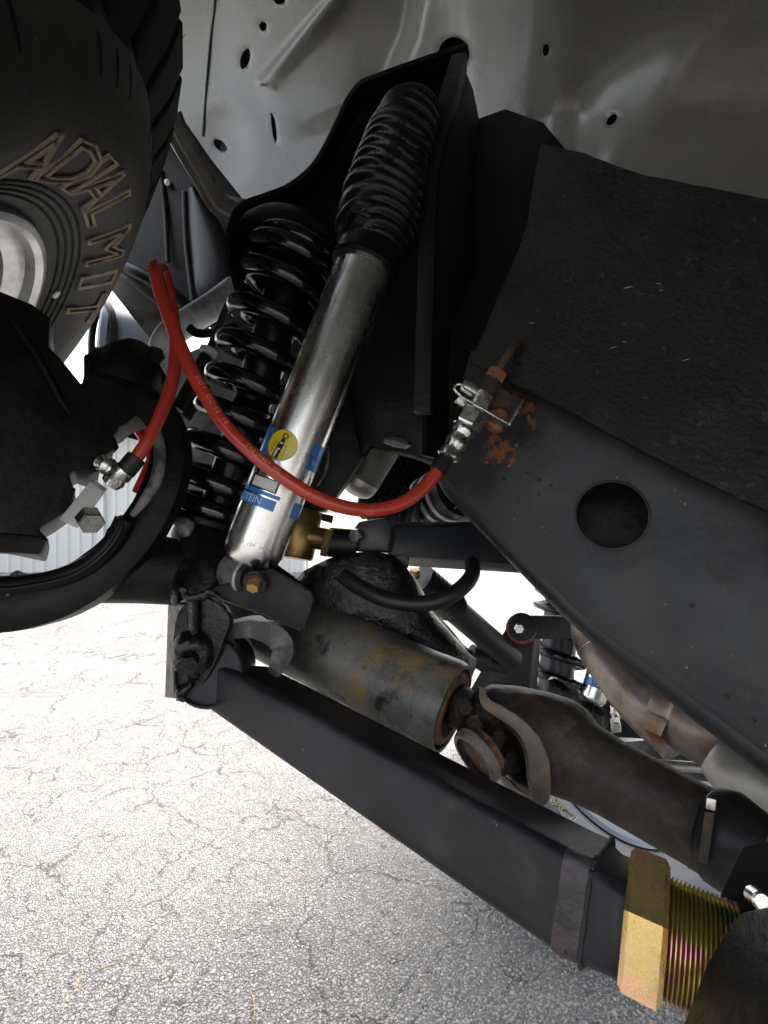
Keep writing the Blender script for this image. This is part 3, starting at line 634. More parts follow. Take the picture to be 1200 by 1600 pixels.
# inner C of the axle
ax = thing('axle_housing', 'black front axle housing with curved yoke end and worn yellowish tube', 'axle', P(450, 950, .5))
c_path = [P(212, 612, .505), P(256, 652, .50), P(272, 705, .495), P(262, 762, .485), P(232, 822, .475), P(180, 882, .465), P(110, 928, .455), P(20, 950, .445), P(-60, 946, .44), P(-150, 920, .435), P(-230, 860, .435)]
prof = [(-.020, -.016), (-.023, -.006), (-.021, .010), (-.010, .018), (.006, .018), (.016, .012), (.018, -.004), (.012, -.016), (-.004, -.020)]
bm = bmesh.new(); sweep(bm, spline(c_path, 8), prof, up=Vector((0, -1, 0)), scales=lerps([.75, .85, .95, 1, 1.05, 1.1, 1.15, 1.2, 1.2, 1.2, 1.1], 81)); lump(bm, .0008, 60); obj('yoke', bm, M['cast'], ax)
edge = [P(243, 665, .478), P(250, 700, .474), P(246, 745, .466), P(226, 782, .462), P(206, 806, .458)]
obj('yoke_edge', tube(edge, [.003, .0055, .006, .005, .003], 10, 8), M['seal_edge'], ax)
obj('seal_ring', tube([P(196, 812, .452), P(176, 850, .45), P(135, 886, .444), P(70, 910, .438), P(-20, 918, .43)], .0095, 14), M['black'], ax)
obj('seal_lip', tube([P(190, 806, .446), P(188, 830, .442), P(160, 868, .436), P(110, 900, .430), P(30, 918, .426), P(-30, 920, .42)], .0024, 8), M['black'], ax)
# stub tube between yoke and spring seat, then the long axle tube
bm = lathe(P(165, 880, .49), P(330, 900, .52), [(0, .040), (.35, .036), (.7, .034), (1, .036)], 28); lump(bm, .0012, 60); obj('tube_end', bm, M['cast'], ax)
obj('drain_lug', smoothed(hull([P(x, y, d) for x, y in ((200, 925), (224, 925), (220, 940), (206, 942)) for d in (.475, .50)]), 1, .001, 80), M['cast'], ax)
A, B = P(352, 935, .620), P(708, 1108, .462)
R0 = PX(71, .462)
bm = lathe(A, B, [(0, R0 * 1.08), (.3, R0 * 1.06), (.7, R0 * 1.02), (.90, R0 * 1.01), (.94, R0 * 1.03), (.985, R0 * 1.03), (1, R0 * .99), (1, R0 * .90), (.94, R0 * .88), (.92, R0 * .5)], 48); obj('worn_tube', bm, M['worn'], ax, label='axle tube with black paint worn to yellow and grey')
obj('rusty_seal', lathe(A + (B - A) * .955, B + (B - A) * .02, [(0, R0 * .86), (.5, R0 * .85), (.75, R0 * .76), (.75, R0 * .62), (.3, R0 * .5)], 40, caps=False), M['rustseal'], ax)
# differential / bracket tower rising behind
bm = smoothed(loft([[P(x, y, d) for x, y in chaikin(q, 1)] for d, q in ((.60, [(440, 915), (510, 872), (600, 858), (645, 895), (685, 975), (765, 1050), (650, 1090), (500, 1020)]),
    (.55, [(430, 912), (512, 866), (602, 852), (648, 892), (690, 975), (765, 1042), (650, 1080), (480, 1010)]), (.525, [(470, 920), (524, 880), (594, 872), (625, 910), (662, 990), (715, 1038), (640, 1060), (500, 995)]))]), 1, .0025, 34)
obj('bracket_tower', bm, M['under'], ax)
obj('scuffed_edge', tube([P(662, 952, .55), P(676, 985, .548), P(700, 1018, .545), P(735, 1046, .54)], [.002, .0045, .005, .002], 8, 6), M['seal_edge'], ax)
# spring seat and the lumpy undercoated bracket
bm = lathe(P(322, 838, .575), P(336, 796, .572), [(0, .030), (.35, .050), (.55, .056), (.8, .054), (1, .050), (1, .03)], 32); obj('spring_seat', bm, M['under'], ax)
bm = smoothed(hull([P(x, y, d) for x, y, d in ((258, 815, .52), (268, 800, .54), (310, 812, .50), (380, 860, .50), (345, 905, .46), (333, 926, .455), (292, 935, .455), (262, 948, .47), (255, 905, .48), (258, 950, .54), (350, 940, .54), (380, 830, .56))]), 2, .0022, 45, 3); obj('seat_bracket', bm, M['under'], ax)
obj('weld_bead', lump(tube([P(285, 918, .448), P(296, 934, .447), P(318, 930, .447), P(328, 924, .447), P(350, 938, .447), P(400, 955, .449), P(470, 984, .452)], [.003, .0042, .004, .003, .0026, .0022, .002], 10, 8), .0012, 160), M['under'], ax)
obj('scuffed_pad', smoothed(hull([P(x, y, d) for x, y, d in ((266, 804, .50), (300, 806, .495), (310, 826, .49), (292, 846, .487), (272, 836, .49), (270, 804, .53), (306, 812, .53), (290, 846, .53))]), 2, .0014, 120, 2), M['seal_edge'], ax)
bm = smoothed(hull([P(x, y, d) for x, y in ((262, 905), (285, 905), (288, 935), (268, 962)) for d in (.452, .48)]), 2, .002, 90); obj('undercoat_lump', bm, M['under'], ax)
# side plates of the link mount
obj('mount_plate', plate([(262, 945), (300, 938), (300, 1060), (275, 1092), (257, 1090)], Plane3((260, 950, .50), (300, 950, .44), (260, 1090, .50)), .006), M['under'], ax)
bm = plate([(280, 945), (318, 932), (345, 945), (362, 968), (350, 1000), (338, 1035), (315, 1075), (292, 1098), (272, 1096), (268, 1050), (270, 985)], Plane3((280, 950, .452), (350, 950, .446), (280, 1090, .452)), .010, bev=.003, rnd=1); lump(bm, .001, 90); obj('mount_strap', bm, M['under'], ax)
mb = obj('mount_boss', smoothed(lathe(P(300, 1030, .434), P(304, 1014, .456), [(0, .010), (.05, .017), (.6, .021), (1, .024)], 14), 1, .0022, 90, 4), M['under'], ax)
obj('mount_bolt', smoothed(hexnut(P(292, 1042, .420), (P(302, 1018, .450) - P(292, 1042, .420)), .0105, .020), 1, .0018, 110, 5), M['under'], mb)
bm = smoothed(loft([[P(x, y, .443 + dz) for x, y, dz in ((274, 1075, 0), (300, 1062, 0), (306, 1070, .002), (276, 1096, .002))], [P(x, y, .436) for x, y in ((270, 1082), (296, 1072), (300, 1080), (272, 1100))]]), 2, .002, 140, 8); obj('undercoat_drip', bm, M['under'], ax)
# worn hook bracket between strap and tube
bm = bmesh.new(); sweep(bm, spline([P(356, 984, .470), P(396, 979, .468), P(434, 988, .466), P(446, 1006, .465), P(442, 1026, .464), P(428, 1052, .462)], 5), [(-.0085, -.012), (.0085, -.012), (.009, .012), (-.009, .012)], up=Vector((0, 1, 0)), scales=lerps([.8, .95, 1.25, 1.3, 1.1, .6], 26)); bevel(bm, .002); lump(bm, .0008, 80); obj('hook_bracket', bm, M['hookmat'], ax)
# shock mount bracket with its gold bolt
sp = Plane3((333, 920, .448), (490, 930, .440), (473, 985, .438))
bm = plate([(330, 918), (372, 905), (398, 893), (425, 888), (486, 924), (491, 936), (476, 986), (468, 984), (400, 956), (340, 936)], sp, .006, bev=.0025); obj('shock_bracket', bm, M['black'], ax)
bm = plate([(400, 886), (424, 874), (490, 922), (484, 936), (440, 915)], Plane3((410, 882, .50), (490, 925, .455), (470, 905, .475)), .006, bev=.002); obj('shock_bracket_flange', bm, M['black'], ax)

# ------------------------------------------------------------------ lower link arm
la = thing('lower_link', 'long satin black square tube link arm with weld near its gold nut', 'link arm', P(330, 1080, .46))
def beam_ring(t):
    L = lambda a, b: tuple(a[i] + (b[i] - a[i]) * t for i in range(3))
    tl = L((338, 1036, .455), (905, 1340, .262)); bl = L((322, 1108, .452), (882, 1502, .258)); tb = L((425, 1042, .52), (940, 1300, .300)); bb_ = L((405, 1112, .52), (925, 1480, .300))
    p1, p2, p3, p4 = P(*tl), P(*bl), P(*bb_), P(*tb); return p1, p2, p3, p4
def rounded(q, r, k=5):
    out = []
    for i in range(4):
        p, a, b = q[i], q[i - 1], q[(i + 1) % 4]; u = (a - p).normalized() * r; v = (b - p).normalized() * r
        for s in range(k):
            t = s / (k - 1); out.append((p + u) * (1 - t) ** 2 + p * 2 * t * (1 - t) + (p + v) * t * t)
    return out
obj('tube', loft([rounded(beam_ring(t), .0085) for t in (0, .25, .5, .75, 1)]), M['satin'], la)
# bushing eye at the axle end
ea, eb = P(322, 1062, .450), P(352, 1030, .52)
obj('bushing_eye', lathe(P(326, 1052, .452), P(352, 1036, .53), [(0, .024), (0, .031), (.06, .033), (.94, .033), (1, .031), (1, .024)], 32), M['satin'], la)
obj('bushing_ring', lathe(P(325, 1052, .447), P(327, 1051, .453), [(0, .0285), (0, .030), (1, .030), (1, .0285)], 36, caps=False), M['cast'], la)
# weld band and the tapered nose
r1 = rounded(beam_ring(1), .0085); cen = sum(r1, Vector()) / len(r1)
AXL = Vector((1, -.60, -.09)).normalized()
obj('weld_band', lump(loft([[cen + (p - cen) * s + AXL * a for p in r1] for s, a in ((.995, -.008), (1.005, -.006), (1.008, .004), (.995, .007))]), .0009, 240), mat('scaly_weld', (.055, .040, .044), .5, layers=[((.02, .018, .02), 60, .45, .65, 5, 'n')], bumps=[(160, .0012, 4, 'n')]), la)
for aa_, nm in ((.0068, 1),):
    lp = [cen + (p - cen) * 1.012 + AXL * aa_ for p in r1]; lp = lp + lp[:1]
    q = spline(lp, 6); bm = bmesh.new(); sweep(bm, q, circ(1, 8), scales=[.0012 + .0003 * math.sin(i * 2.3) for i in range(len(q))]); obj('weld_bead', bm, M['satin'], la)
NC = cen + AXL * .0165
u, v = frame(AXL)
ring2 = []
for p in r1:
    q = p - cen; q -= AXL * q.dot(AXL); ring2.append(NC + q.normalized() * .0285)
ra = [cen + (p - cen) * .985 + AXL * .004 for p in r1]
obj('tapered_nose', loft([[p.lerp(q, k) for p, q in zip(ra, ring2)] for k in (0, .12, .3, .55, .8, 1)] + [[q + AXL * .012 for q in ring2]]), M['satin'], la, smooth=70)
nut = obj('jam_nut', hexnut(NC + AXL * .004, AXL, .0370, .0195, rot=.33), M['gold'], la, smooth=20, label='large yellow zinc hexagon nut with pinkish sheen')
def thread(A, ax, r, L, pitch):
    bm = bmesh.new(); k = int(L / pitch); pr = []
    for i in range(k): pr += [(i / k, r * .93), ((i + .35) / k, r), ((i + .6) / k, r)]
    return lathe(A, A + ax * L, pr + [(1, r * .93)], 36, bm)
obj('threaded_stud', thread(NC + AXL * .0225, AXL, .0275, .032, .0019), M['thread'], la, smooth=30)
# mount bracket, lower right corner
fb = thing('link_frame_bracket', 'dark steel bracket with a silver bolt in the lower right corner', 'bracket', P(1180, 1480, .2))
obj('rear_plate', plate([(1160, 1322), (1205, 1312), (1290, 1330), (1290, 1520), (1150, 1500), (1106, 1436)], Plane3((1160, 1322, .275), (1290, 1322, .245), (1110, 1440, .27)), .006), M['black'], fb)
obj('front_plate', plate([(1146, 1436), (1160, 1424), (1290, 1396), (1290, 1720), (1024, 1720), (1066, 1602), (1104, 1505)], Plane3((1152, 1432, .225), (1290, 1400, .195), (1072, 1600, .21)), .008), M['black'], fb)
obj('bolt', rod(P(1176, 1398, .252), P(1192, 1410, .243), PX(14, .25), 14, .001), M['steel'], fb)
# ------------------------------------------------------------------ spring tower (black pressed steel) behind the shock
tw = thing('spring_tower', 'black pressed steel spring and shock tower under the grey wheel house', 'spring tower', P(600, 400, .62))
TP = Plane3((400, 330, .64), (700, 100, .60), (600, 700, .62))
out = [(722, 90), (690, 100), (640, 116), (590, 133), (562, 146), (544, 166), (530, 198), (514, 236), (492, 272), (462, 300), (428, 316), (395, 326), (374, 343), (364, 368), (363, 400), (368, 438), (376, 466), (420, 480), (520, 520), (520, 690), (566, 717), (578, 698), (642, 712), (690, 730), (735, 600), (750, 400), (745, 200)]
obj('tower_plate', plate(out, TP, .05, bev=.006), M['black'], tw)
# flange standing out to the right of the shock boot
def strip(pts, w0, th, upv, name, m, parent, sc_=None, bev=.0015):
    bm = bmesh.new(); q = spline(pts, 8); sweep(bm, q, [(-w0, -th), (w0, -th), (w0, th), (-w0, th)], up=upv, scales=sc_); bevel(bm, bev); return obj(name, bm, m, parent)
strip([P(718, 100, .555), P(700, 160, .525), P(682, 225, .505), P(672, 290, .495), P(668, 400, .49), P(665, 520, .488), P(661, 646, .487)], .0085, .010, Vector((.25, 1, 0)), 'flange', M['black'], tw)
strip([P(722, 95, .595), P(690, 105, .59), P(640, 122, .59), P(590, 140, .592), P(564, 152, .595), P(545, 176, .598), P(531, 205, .60), P(512, 244, .605), P(490, 278, .61), P(455, 306, .615), P(420, 320, .62), P(392, 330, .62), P(374, 346, .62), P(366, 372, .617)], .003, .020, Vector((0, 1, 0)), 'rolled_edge', M['black'], tw)
obj('side_wall', plate([(722, 95), (740, 140), (752, 200), (748, 420), (735, 520), (700, 720), (665, 712), (672, 300), (690, 200)], Plane3((722, 95, .57), (752, 300, .60), (690, 700, .56)), .006), M['black'], tw)
# dark bump stop bracket hanging behind the shock, scuffed along its edge
obj('bump_bracket', plate([(470, 540), (530, 540), (567, 717), (546, 748), (522, 780), (505, 800), (478, 798), (455, 770)], Plane3((470, 560, .60), (560, 560, .60), (500, 790, .59)), .03, bev=.004), M['black'], tw)
obj('scuffed_lip', lump(tube([P(507, 690, .59), P(513, 705, .589), P(509, 735, .588), P(496, 760, .587)], [.001, .0025, .0022, .001], 8, 8), .0008, 200), M['seal_edge'], tw)
# spring cup
cupA, cupB = P(472, 366, .640), P(450, 443, .634)
bm = lathe(cupA, cupB, [(-.22, .008), (-.18, .026), (-.06, .048), (.12, .066), (.34, .077), (.55, .081), (.62, .080), (.6, .076), (.3, .064), (.2, .03)], 40); obj('spring_cup', bm, M['black'], tw)
strip([P(372, 352, .60), P(364, 380, .597), P(366, 420, .594), P(376, 462, .592), P(384, 480, .592)], .0022, .02, Vector((0, 1, 0)), 'cup_lip', M['black'], tw)
obj('lower_pad', smoothed(hull([P(x, y, d) for x, y in ((580, 692), (645, 708), (652, 688), (600, 672)) for d in (.56, .60)]), 1, .001, 60), M['grey_steel'], tw)

# dark frame column between tower and flap
fr = thing('frame_rail', 'black truck frame rail with a round hole, rusty patches and rounded lower edge', 'frame rail', P(950, 900, .42))
obj('body_mount_column', plate([(735, 188), (790, 168), (850, 190), (900, 250), (900, 620), (700, 700), (700, 520), (742, 420)], Plane3((740, 200, .60), (900, 250, .56), (720, 650, .55)), .03, bev=.004), M['black'], fr)
RP = Plane3((700, 740, .50), (1200, 1250, .345), (740, 560, .505))
rail_out = [(720, 600), (735, 545), (1330, 820), (1900, 1080), (1900, 1722), (1330, 1282), (1200, 1182), (1083, 1094), (1013, 1041), (943, 991), (893, 947), (838, 892), (753, 806), (700, 752), (692, 738), (696, 715)]
stain(M['rail'], [(RP.p(812, 634), .018), (RP.p(790, 650), .016), (RP.p(782, 706), .018), (RP.p(770, 690), .013), (RP.p(832, 662), .009), (RP.p(1014, 808), .005), (RP.p(800, 722), .008)], (.26, .10, .04), (.10, .04, .02), 130)
bm = plate(rail_out, RP, .007, holes=[ell(957, 805, 57, 52, 40, .15)], bev=.0025); obj('rail_web', bm, M['rail'], fr)
hc = RP.p(957, 805); lip = [RP.p(x, y) - RP.n * .0003 for x, y in ell(957, 805, 58, 53, 48, .15)]; lip.append(lip[0]); bm = bmesh.new(); sweep(bm, lip, circ(.0011, 8)); obj('hole_lip', bm, M['rail'], fr)
# inside of the hollow rail: back web seen through the hole
RB_ = Plane3(*[(x, y, RP.d(x, y) + .085) for x, y in ((700, 740), (1200, 1250), (740, 560))])
obj('inner_web', plate(rail_out, RB_, .006), M['black'], fr)
lowpts = [(1900, 1722), (1600, 1490), (1330, 1282), (1200, 1182), (1083, 1094), (1013, 1041), (943, 991), (893, 947), (838, 892), (753, 806), (700, 752), (693, 738)]
bm = bmesh.new(); fr_, bk_ = [], []
ringsL = []
for x, y in lowpts:
    p0 = RP.p(x, y); dn = (RP.p(x - 7, y + 7) - p0).normalized()
    ringsL.append([p0 + RP.n * .001 - dn * .003, p0 + RP.n * .000 + dn * .003, p0 + RP.n * .003 + dn * .008, p0 + RP.n * .009 + dn * .0125, p0 + RP.n * .018 + dn * .0145, p0 + RP.n * .085 + dn * .0145, p0 + RP.n * .085 + dn * .010, p0 + RP.n * .018 + dn * .010, p0 + RP.n * .004 - dn * .001])
loft(ringsL, bm); obj('lower_flange', bm, M['rail'], fr, smooth=60)
obj('end_closing_plate', hull([RP.p(x, y) + RP.n * k for x, y in ((700, 742), (703, 742), (735, 550), (738, 550)) for k in (.006, .088)]), M['rail'], fr)
# thin rust scabs on the web near the hose bracket
rk = random.Random(5)
def scab(cx, cy, rx, ry, seed):
    rr = random.Random(seed); n_ = 26; pts = []
    for k in range(n_):
        a = 2 * math.pi * k / n_; s = 1 + .45 * noise.noise(Vector((math.cos(a) * 1.6 + seed, math.sin(a) * 1.6, seed))) + rr.uniform(-.18, .18); pts.append((cx + rx * s * math.cos(a), cy + ry * s * math.sin(a)))
    pl = Plane3(*[(x, y, RP.d(x, y) - .0008) for x, y in ((cx, cy), (cx + 50, cy), (cx, cy + 50))])
    return plate(pts, pl, .0012, bev=0)
for i, (cx, cy, rx, ry) in enumerate([(807, 696, 3, 3), (760, 722, 3, 2), (826, 652, 3, 4), (796, 728, 4, 2)]):
    obj('rust_patch', scab(cx, cy, rx, ry, i + 1), M['rust'], fr)
for i, (cx, cy, r) in enumerate([(803, 630, 6), (824, 738, 2.6), (842, 750, 3), (861, 759, 3), (842, 772, 2), (810, 784, 2.2), (787, 748, 4), (1136, 1088, 5), (1180, 1126, 4), (1081, 946, 4)]):
    p = RP.p(cx, cy); obj('paint_chip', lathe(p - RP.n * .0012, p + RP.n * .001, [(0, PX(r * .8, p.y)), (1, PX(r * .8, p.y))], 7), M['black'], fr, smooth=0)
# rubber flap hanging over the rail
FP = Plane3((740, 570, .462), (1200, 795, .335), (850, 245, .50))
fo = [(733, 566), (742, 548), (760, 510), (790, 440), (815, 380), (826, 340), (832, 290), (845, 225), (875, 232), (915, 240), (945, 252), (975, 264), (1010, 274), (1050, 282), (1100, 292), (1150, 302), (1210, 312), (1340, 330), (1800, 395), (1800, 1072), (1340, 866), (1196, 797), (1100, 752), (1000, 702), (960, 680), (905, 650), (850, 622), (800, 596), (760, 577)]
fo2 = []
for i, (x, y) in enumerate(fo):
    a = fo[(i + 1) % len(fo)]; mseg = max(1, int(math.hypot(a[0] - x, a[1] - y) / 14))
    for k in range(mseg): fo2.append((x + (a[0] - x) * k / mseg + random.uniform(-1.1, 1.1), y + (a[1] - y) * k / mseg + random.uniform(-1.1, 1.1)))
sf = obj('splash_flap', plate(fo2, FP, .005, bev=.001, holes=[ell(983, 406, 21, 17, 28, -.7)]), M['flap'], label='large dirty black rubber splash flap above the frame rail', cat='splash flap')
dp = FP.p(983, 406); bm = lathe(dp + FP.n * .0002, dp + FP.n * .012, [(0, PX(21.5, dp.y)), (.5, PX(18, dp.y)), (.9, PX(10, dp.y)), (1, PX(4, dp.y))], 28); obj('dimple', bm, M['flap'], sf)
sc_ = random.Random(9)
for i in range(20):
    x, y = sc_.uniform(790, 1190), sc_.uniform(400, 760)
    if y > 560 + (x - 740) * .48 or math.hypot(x - 983, y - 406) < 34: continue
    p = FP.p(x, y) - FP.n * .0004; L = PX(sc_.uniform(2, 8), p.y); dv = (FP.p(x + 10, y + sc_.uniform(-4, 3)) - FP.p(x, y)).normalized()
    obj('scratch', tube([p - dv * L, p, p + dv * L], [.0001, .0005, .0001], 4, 2), M['tyre'] if i % 3 else M['letter'], sf)

# ------------------------------------------------------------------ coil spring
cs = thing('coil_spring', 'glossy black coil spring left of the silver shock absorber', 'coil spring', P(335, 810, .57))
CA, CB = P(336, 815, .575), P(478, 362, .605)
cax = (CB - CA); CL = cax.length; cn = cax.normalized()
cu = Vector((1, 0, 0)); cu = (cu - cn * cu.dot(cn)).normalized(); cv = cn.cross(cu); cv = cv if cv.y > 0 else -cv
def coil(A, L, nrm, u, v, R, wire, marks, seg=14, per=36):
    pts = []; n_ = (len(marks) - 1) * per
    for i in range(n_ + 1):
        t = i / per; k = min(int(t), len(marks) - 2); f = t - k; s = marks[k] + (marks[k + 1] - marks[k]) * f
        th = math.pi + 2 * math.pi * t * -1
        r = R * (1 - .10 * max(0, 1 - t)) * (1 - .08 * max(0, t - len(marks) + 2))
        pts.append(A + nrm * s + (u * math.cos(th) - v * math.sin(th)) * r)
    bm = bmesh.new(); sweep(bm, pts, circ(wire, seg)); return bm
# heights of successive turns read down the left side
mk = [CL * (1 - f) for f in (.085, .11, .19, .315, .435, .545, .65, .76, .865, .957, 1.0)]
obj('coil', coil(CA, CL, cn, cu, cv, .0515, .0112, mk), M['gloss'], cs)
obj('inner_tube', lathe(CA + cax * .02, CA + cax * .90, [(0, .022), (.5, .022), (.52, .024), (.78, .025), (.8, .027), (1, .027)], 28), M['boot'], cs)
obj('bump_stop', lathe(CA + cax * .36, CA + cax * .47, [(0, .018), (.1, .025), (.4, .021), (.6, .027), (.9, .024), (1, .018)], 24), M['boot'], cs)
obj('upper_isolator', lathe(CA + cax * .855, CA + cax * .93, [(0, .030), (.08, .038), (.35, .040), (.5, .036), (.62, .042), (.9, .042), (1, .036)], 32), M['boot'], cs)

# ------------------------------------------------------------------ shock absorber
SA, ST = P(393, 868, .470), P(571, 414, .486)
sa_ax = (ST - SA).normalized(); SL = (ST - SA).length; SR = .0287
sh = thing('shock_absorber', 'silver shock absorber with blue and yellow decals and black rubber boot', 'shock absorber', SA)
bodyo = obj('shock_body', lathe(SA - sa_ax * .012, ST + sa_ax * .02, [(0, .010), (.001, .016), (.012, .0225), (.03, .0262), (.048, .0280), (.07, SR), (1, SR)], 64), M['zinc'], sh, smooth=50)
su = Vector((1, 0, 0)); su = (su - sa_ax * su.dot(sa_ax)).normalized(); sv = sa_ax.cross(su); sv = sv if sv.y < 0 else -sv      # sv faces the camera
def cyl(s, a, e=.00025): return SA + sa_ax * s + (su * math.sin(a) + sv * math.cos(a)) * (SR + e)
def onshock(px, py):
    """length along the tube and angle round it where a sight line meets the tube"""
    o0 = Vector((0, 0, H)); dv = (P(px, py, 1) - o0).normalized(); w_ = o0 - SA
    dp = dv - sa_ax * dv.dot(sa_ax); wp_ = w_ - sa_ax * w_.dot(sa_ax); a = dp.dot(dp); b = 2 * dp.dot(wp_); c = wp_.dot(wp_) - SR * SR
    disc = max(0, b * b - 4 * a * c); t = (-b - math.sqrt(disc)) / (2 * a); q = o0 + dv * t - SA; s = q.dot(sa_ax); q -= sa_ax * s
    return s, math.atan2(q.dot(su), q.dot(sv))
def decal(name, s0, s1, a0, a1, m, e=.0003, n_=18, parent=None):
    bm = bmesh.new(); g = [[bm.verts.new(cyl(s, a0 + (a1 - a0) * k / n_, ee)) for k in range(n_ + 1)] for s, ee in ((s0, 0), (s0, e), (s1, e), (s1, 0))]
    for i in range(3):
        for k in range(n_): bm.faces.new((g[i][k], g[i][k + 1], g[i + 1][k + 1], g[i + 1][k]))
    return obj(name, bm, m, parent or bodyo, smooth=30)
def sdisc(name, s0, a0, rx, ry, m, e, rot=0, inner=0, n_=36):
    bm = bmesh.new(); rings = []
    for q in ([inner, 1] if inner else [0.0001, .25, .5, .75, 1]):
        r_ = []
        for k in range(n_):
            t = 2 * math.pi * k / n_; x, y = rx * q * math.cos(t), ry * q * math.sin(t); X = x * math.cos(rot) - y * math.sin(rot); Y = x * math.sin(rot) + y * math.cos(rot)
            r_.append(bm.verts.new(cyl(s0 + Y, a0 + X / SR, e)))
        rings.append(r_)
    for i in range(len(rings) - 1):
        for k in range(n_): bm.faces.new((rings[i][k], rings[i][(k + 1) % n_], rings[i + 1][(k + 1) % n_], rings[i + 1][k]))
    return obj(name, bm, m, bodyo, smooth=60)
def spoly(name, s0, a0, pts, m, e):
    bm = bmesh.new(); vs = [bm.verts.new(cyl(s0 + y, a0 + x / SR, e)) for x, y in pts]; bm.faces.new(vs); return obj(name, bm, m, bodyo, smooth=0)
s1, a1 = onshock(432, 786); s0, a0 = onshock(436, 777)
sb = onshock(405, 783)[0]; band = .0098
aL = -1.75
aR = onshock(432, 786)[1]
decal('brand_band', sb - band / 2, sb + band / 2, aL, aR, M['blue'])
decal('brand_line', sb + band / 2 + .0016, sb + band / 2 + .0052, aL, aR + .06, M['blue'])
decal('brand_band', sb - band / 2, sb + band / 2 + .0055, aR + .62, 2.6, M['blue'])
vs, fs = text2d('BILSTEIN', res=3); hgt = .0072
aN = onshock(408, 783)[1]
wtot = max(v.x for v in vs) * hgt * .92
bm = mapped(vs, fs, lambda v: cyl(sb + v.y * hgt * .95, aN - wtot / SR + v.x * hgt * .92 / SR, .0006)); obj('brand_lettering', bm, M['paper'], bodyo, smooth=0)
# yellow roundel with the small damper drawing
s2, a2 = onshock(440, 695); RR = PX(24, .455)
decal('blue_field', s2 - .014, s2 + .013, -1.8, onshock(424, 688)[1], M['blue'])
decal('blue_field', s2 - .012, s2 + .014, onshock(484, 716)[1], 1.9, M['blue'])
vs, fs = text2d('B8', res=2); bm = mapped(vs, fs, lambda v: cyl(s2 - .004 + v.y * .004, onshock(489, 717)[1] + .10 + v.x * .004 / SR, .0006)); obj('side_lettering', bm, M['paper'], bodyo, smooth=0)
sdisc('roundel_rim', s2, a2, RR * 1.03, RR * 1.03, M['ink'], .0004); sdisc('roundel', s2, a2, RR, RR, M['yellow'], .0006)
q = RR
def dsh(l): return [(x * q, y * q) for x, y in l]
tl = -.12
def rotp(l, an=tl): return [((x * math.cos(an) - y * math.sin(an)) * q, (x * math.sin(an) + y * math.cos(an)) * q) for x, y in l]
E1, E2 = .0008, .0010
spoly('drawing', s2, a2, rotp([(-.26, -.94), (.16, -.98), (.16, -.35), (-.26, -.35)]), M['ink'], E1)
spoly('drawing', s2, a2, rotp([(-.16, -.9), (-.02, -.9), (-.02, -.42), (-.16, -.42)]), M['paper'], E2)
spoly('drawing', s2, a2, rotp([(-.24, -.32), (.16, -.32), (.16, .12), (-.24, .12)]), M['ink'], E1)
spoly('drawing', s2, a2, rotp([(-.16, .12), (.12, .12), (.12, .42), (-.16, .42)]), M['ink'], E1)
for (x, y, rx, ry) in ((-.05, -.32, .2, .09), (-.03, .10, .2, .09)):
    X, Y = rotp([(x, y)])[0]; sdisc('drawing', s2 + Y, a2 + X / SR, rx * q, ry * q, M['ink'], .0009, 0, 0, 18); sdisc('drawing', s2 + Y, a2 + X / SR, rx * q * .7, ry * q * .6, M['paper'], .0011, 0, 0, 18)
X, Y = rotp([(0.0, .62)])[0]; sdisc('drawing', s2 + Y, a2 + X / SR, .2 * q, .2 * q, M['ink'], E1, 0, .55, 22)
for k in range(4):
    for s_ in (-1, 1):
        X, Y = rotp([(-.04 + s_ * (.36 + .03 * k), .02 - .22 * k)])[0]; sdisc('drawing', s2 + Y, a2 + X / SR, .075 * q, .055 * q, M['ink'], E1, 0, 0, 10); sdisc('drawing', s2 + Y, a2 + X / SR, .045 * q, .03 * q, M['paper'], E2, 0, 0, 10)
# black outlined box above the band, partly behind the hose
s3 = onshock(405, 752)[0]; aa = onshock(397, 745)[1]; ab = onshock(438, 755)[1]
decal('white_box', s3 - .006, s3 + .006, aa, ab, M['paper'], .0002)
for (u0, u1, v0, v1) in ((0, 1, -.006, -.0048), (0, 1, .0048, .006), (0, .06, -.006, .006), (.94, 1, -.006, .006)): decal('box_outline', s3 + v0, s3 + v1, aa + (ab - aa) * u0, aa + (ab - aa) * u1, M['ink'], .0005, 8)
# stamped numbers near the foot
vs, fs = text2d('023  154   H 16', res=2); s4, a4 = onshock(395, 852)
bm = mapped(vs, fs, lambda v: cyl(s4 + v.y * .0034, a4 + v.x * .0034 / SR * 1.1, .0002)); obj('stamped_number', bm, M['grey_steel'], bodyo, smooth=0)
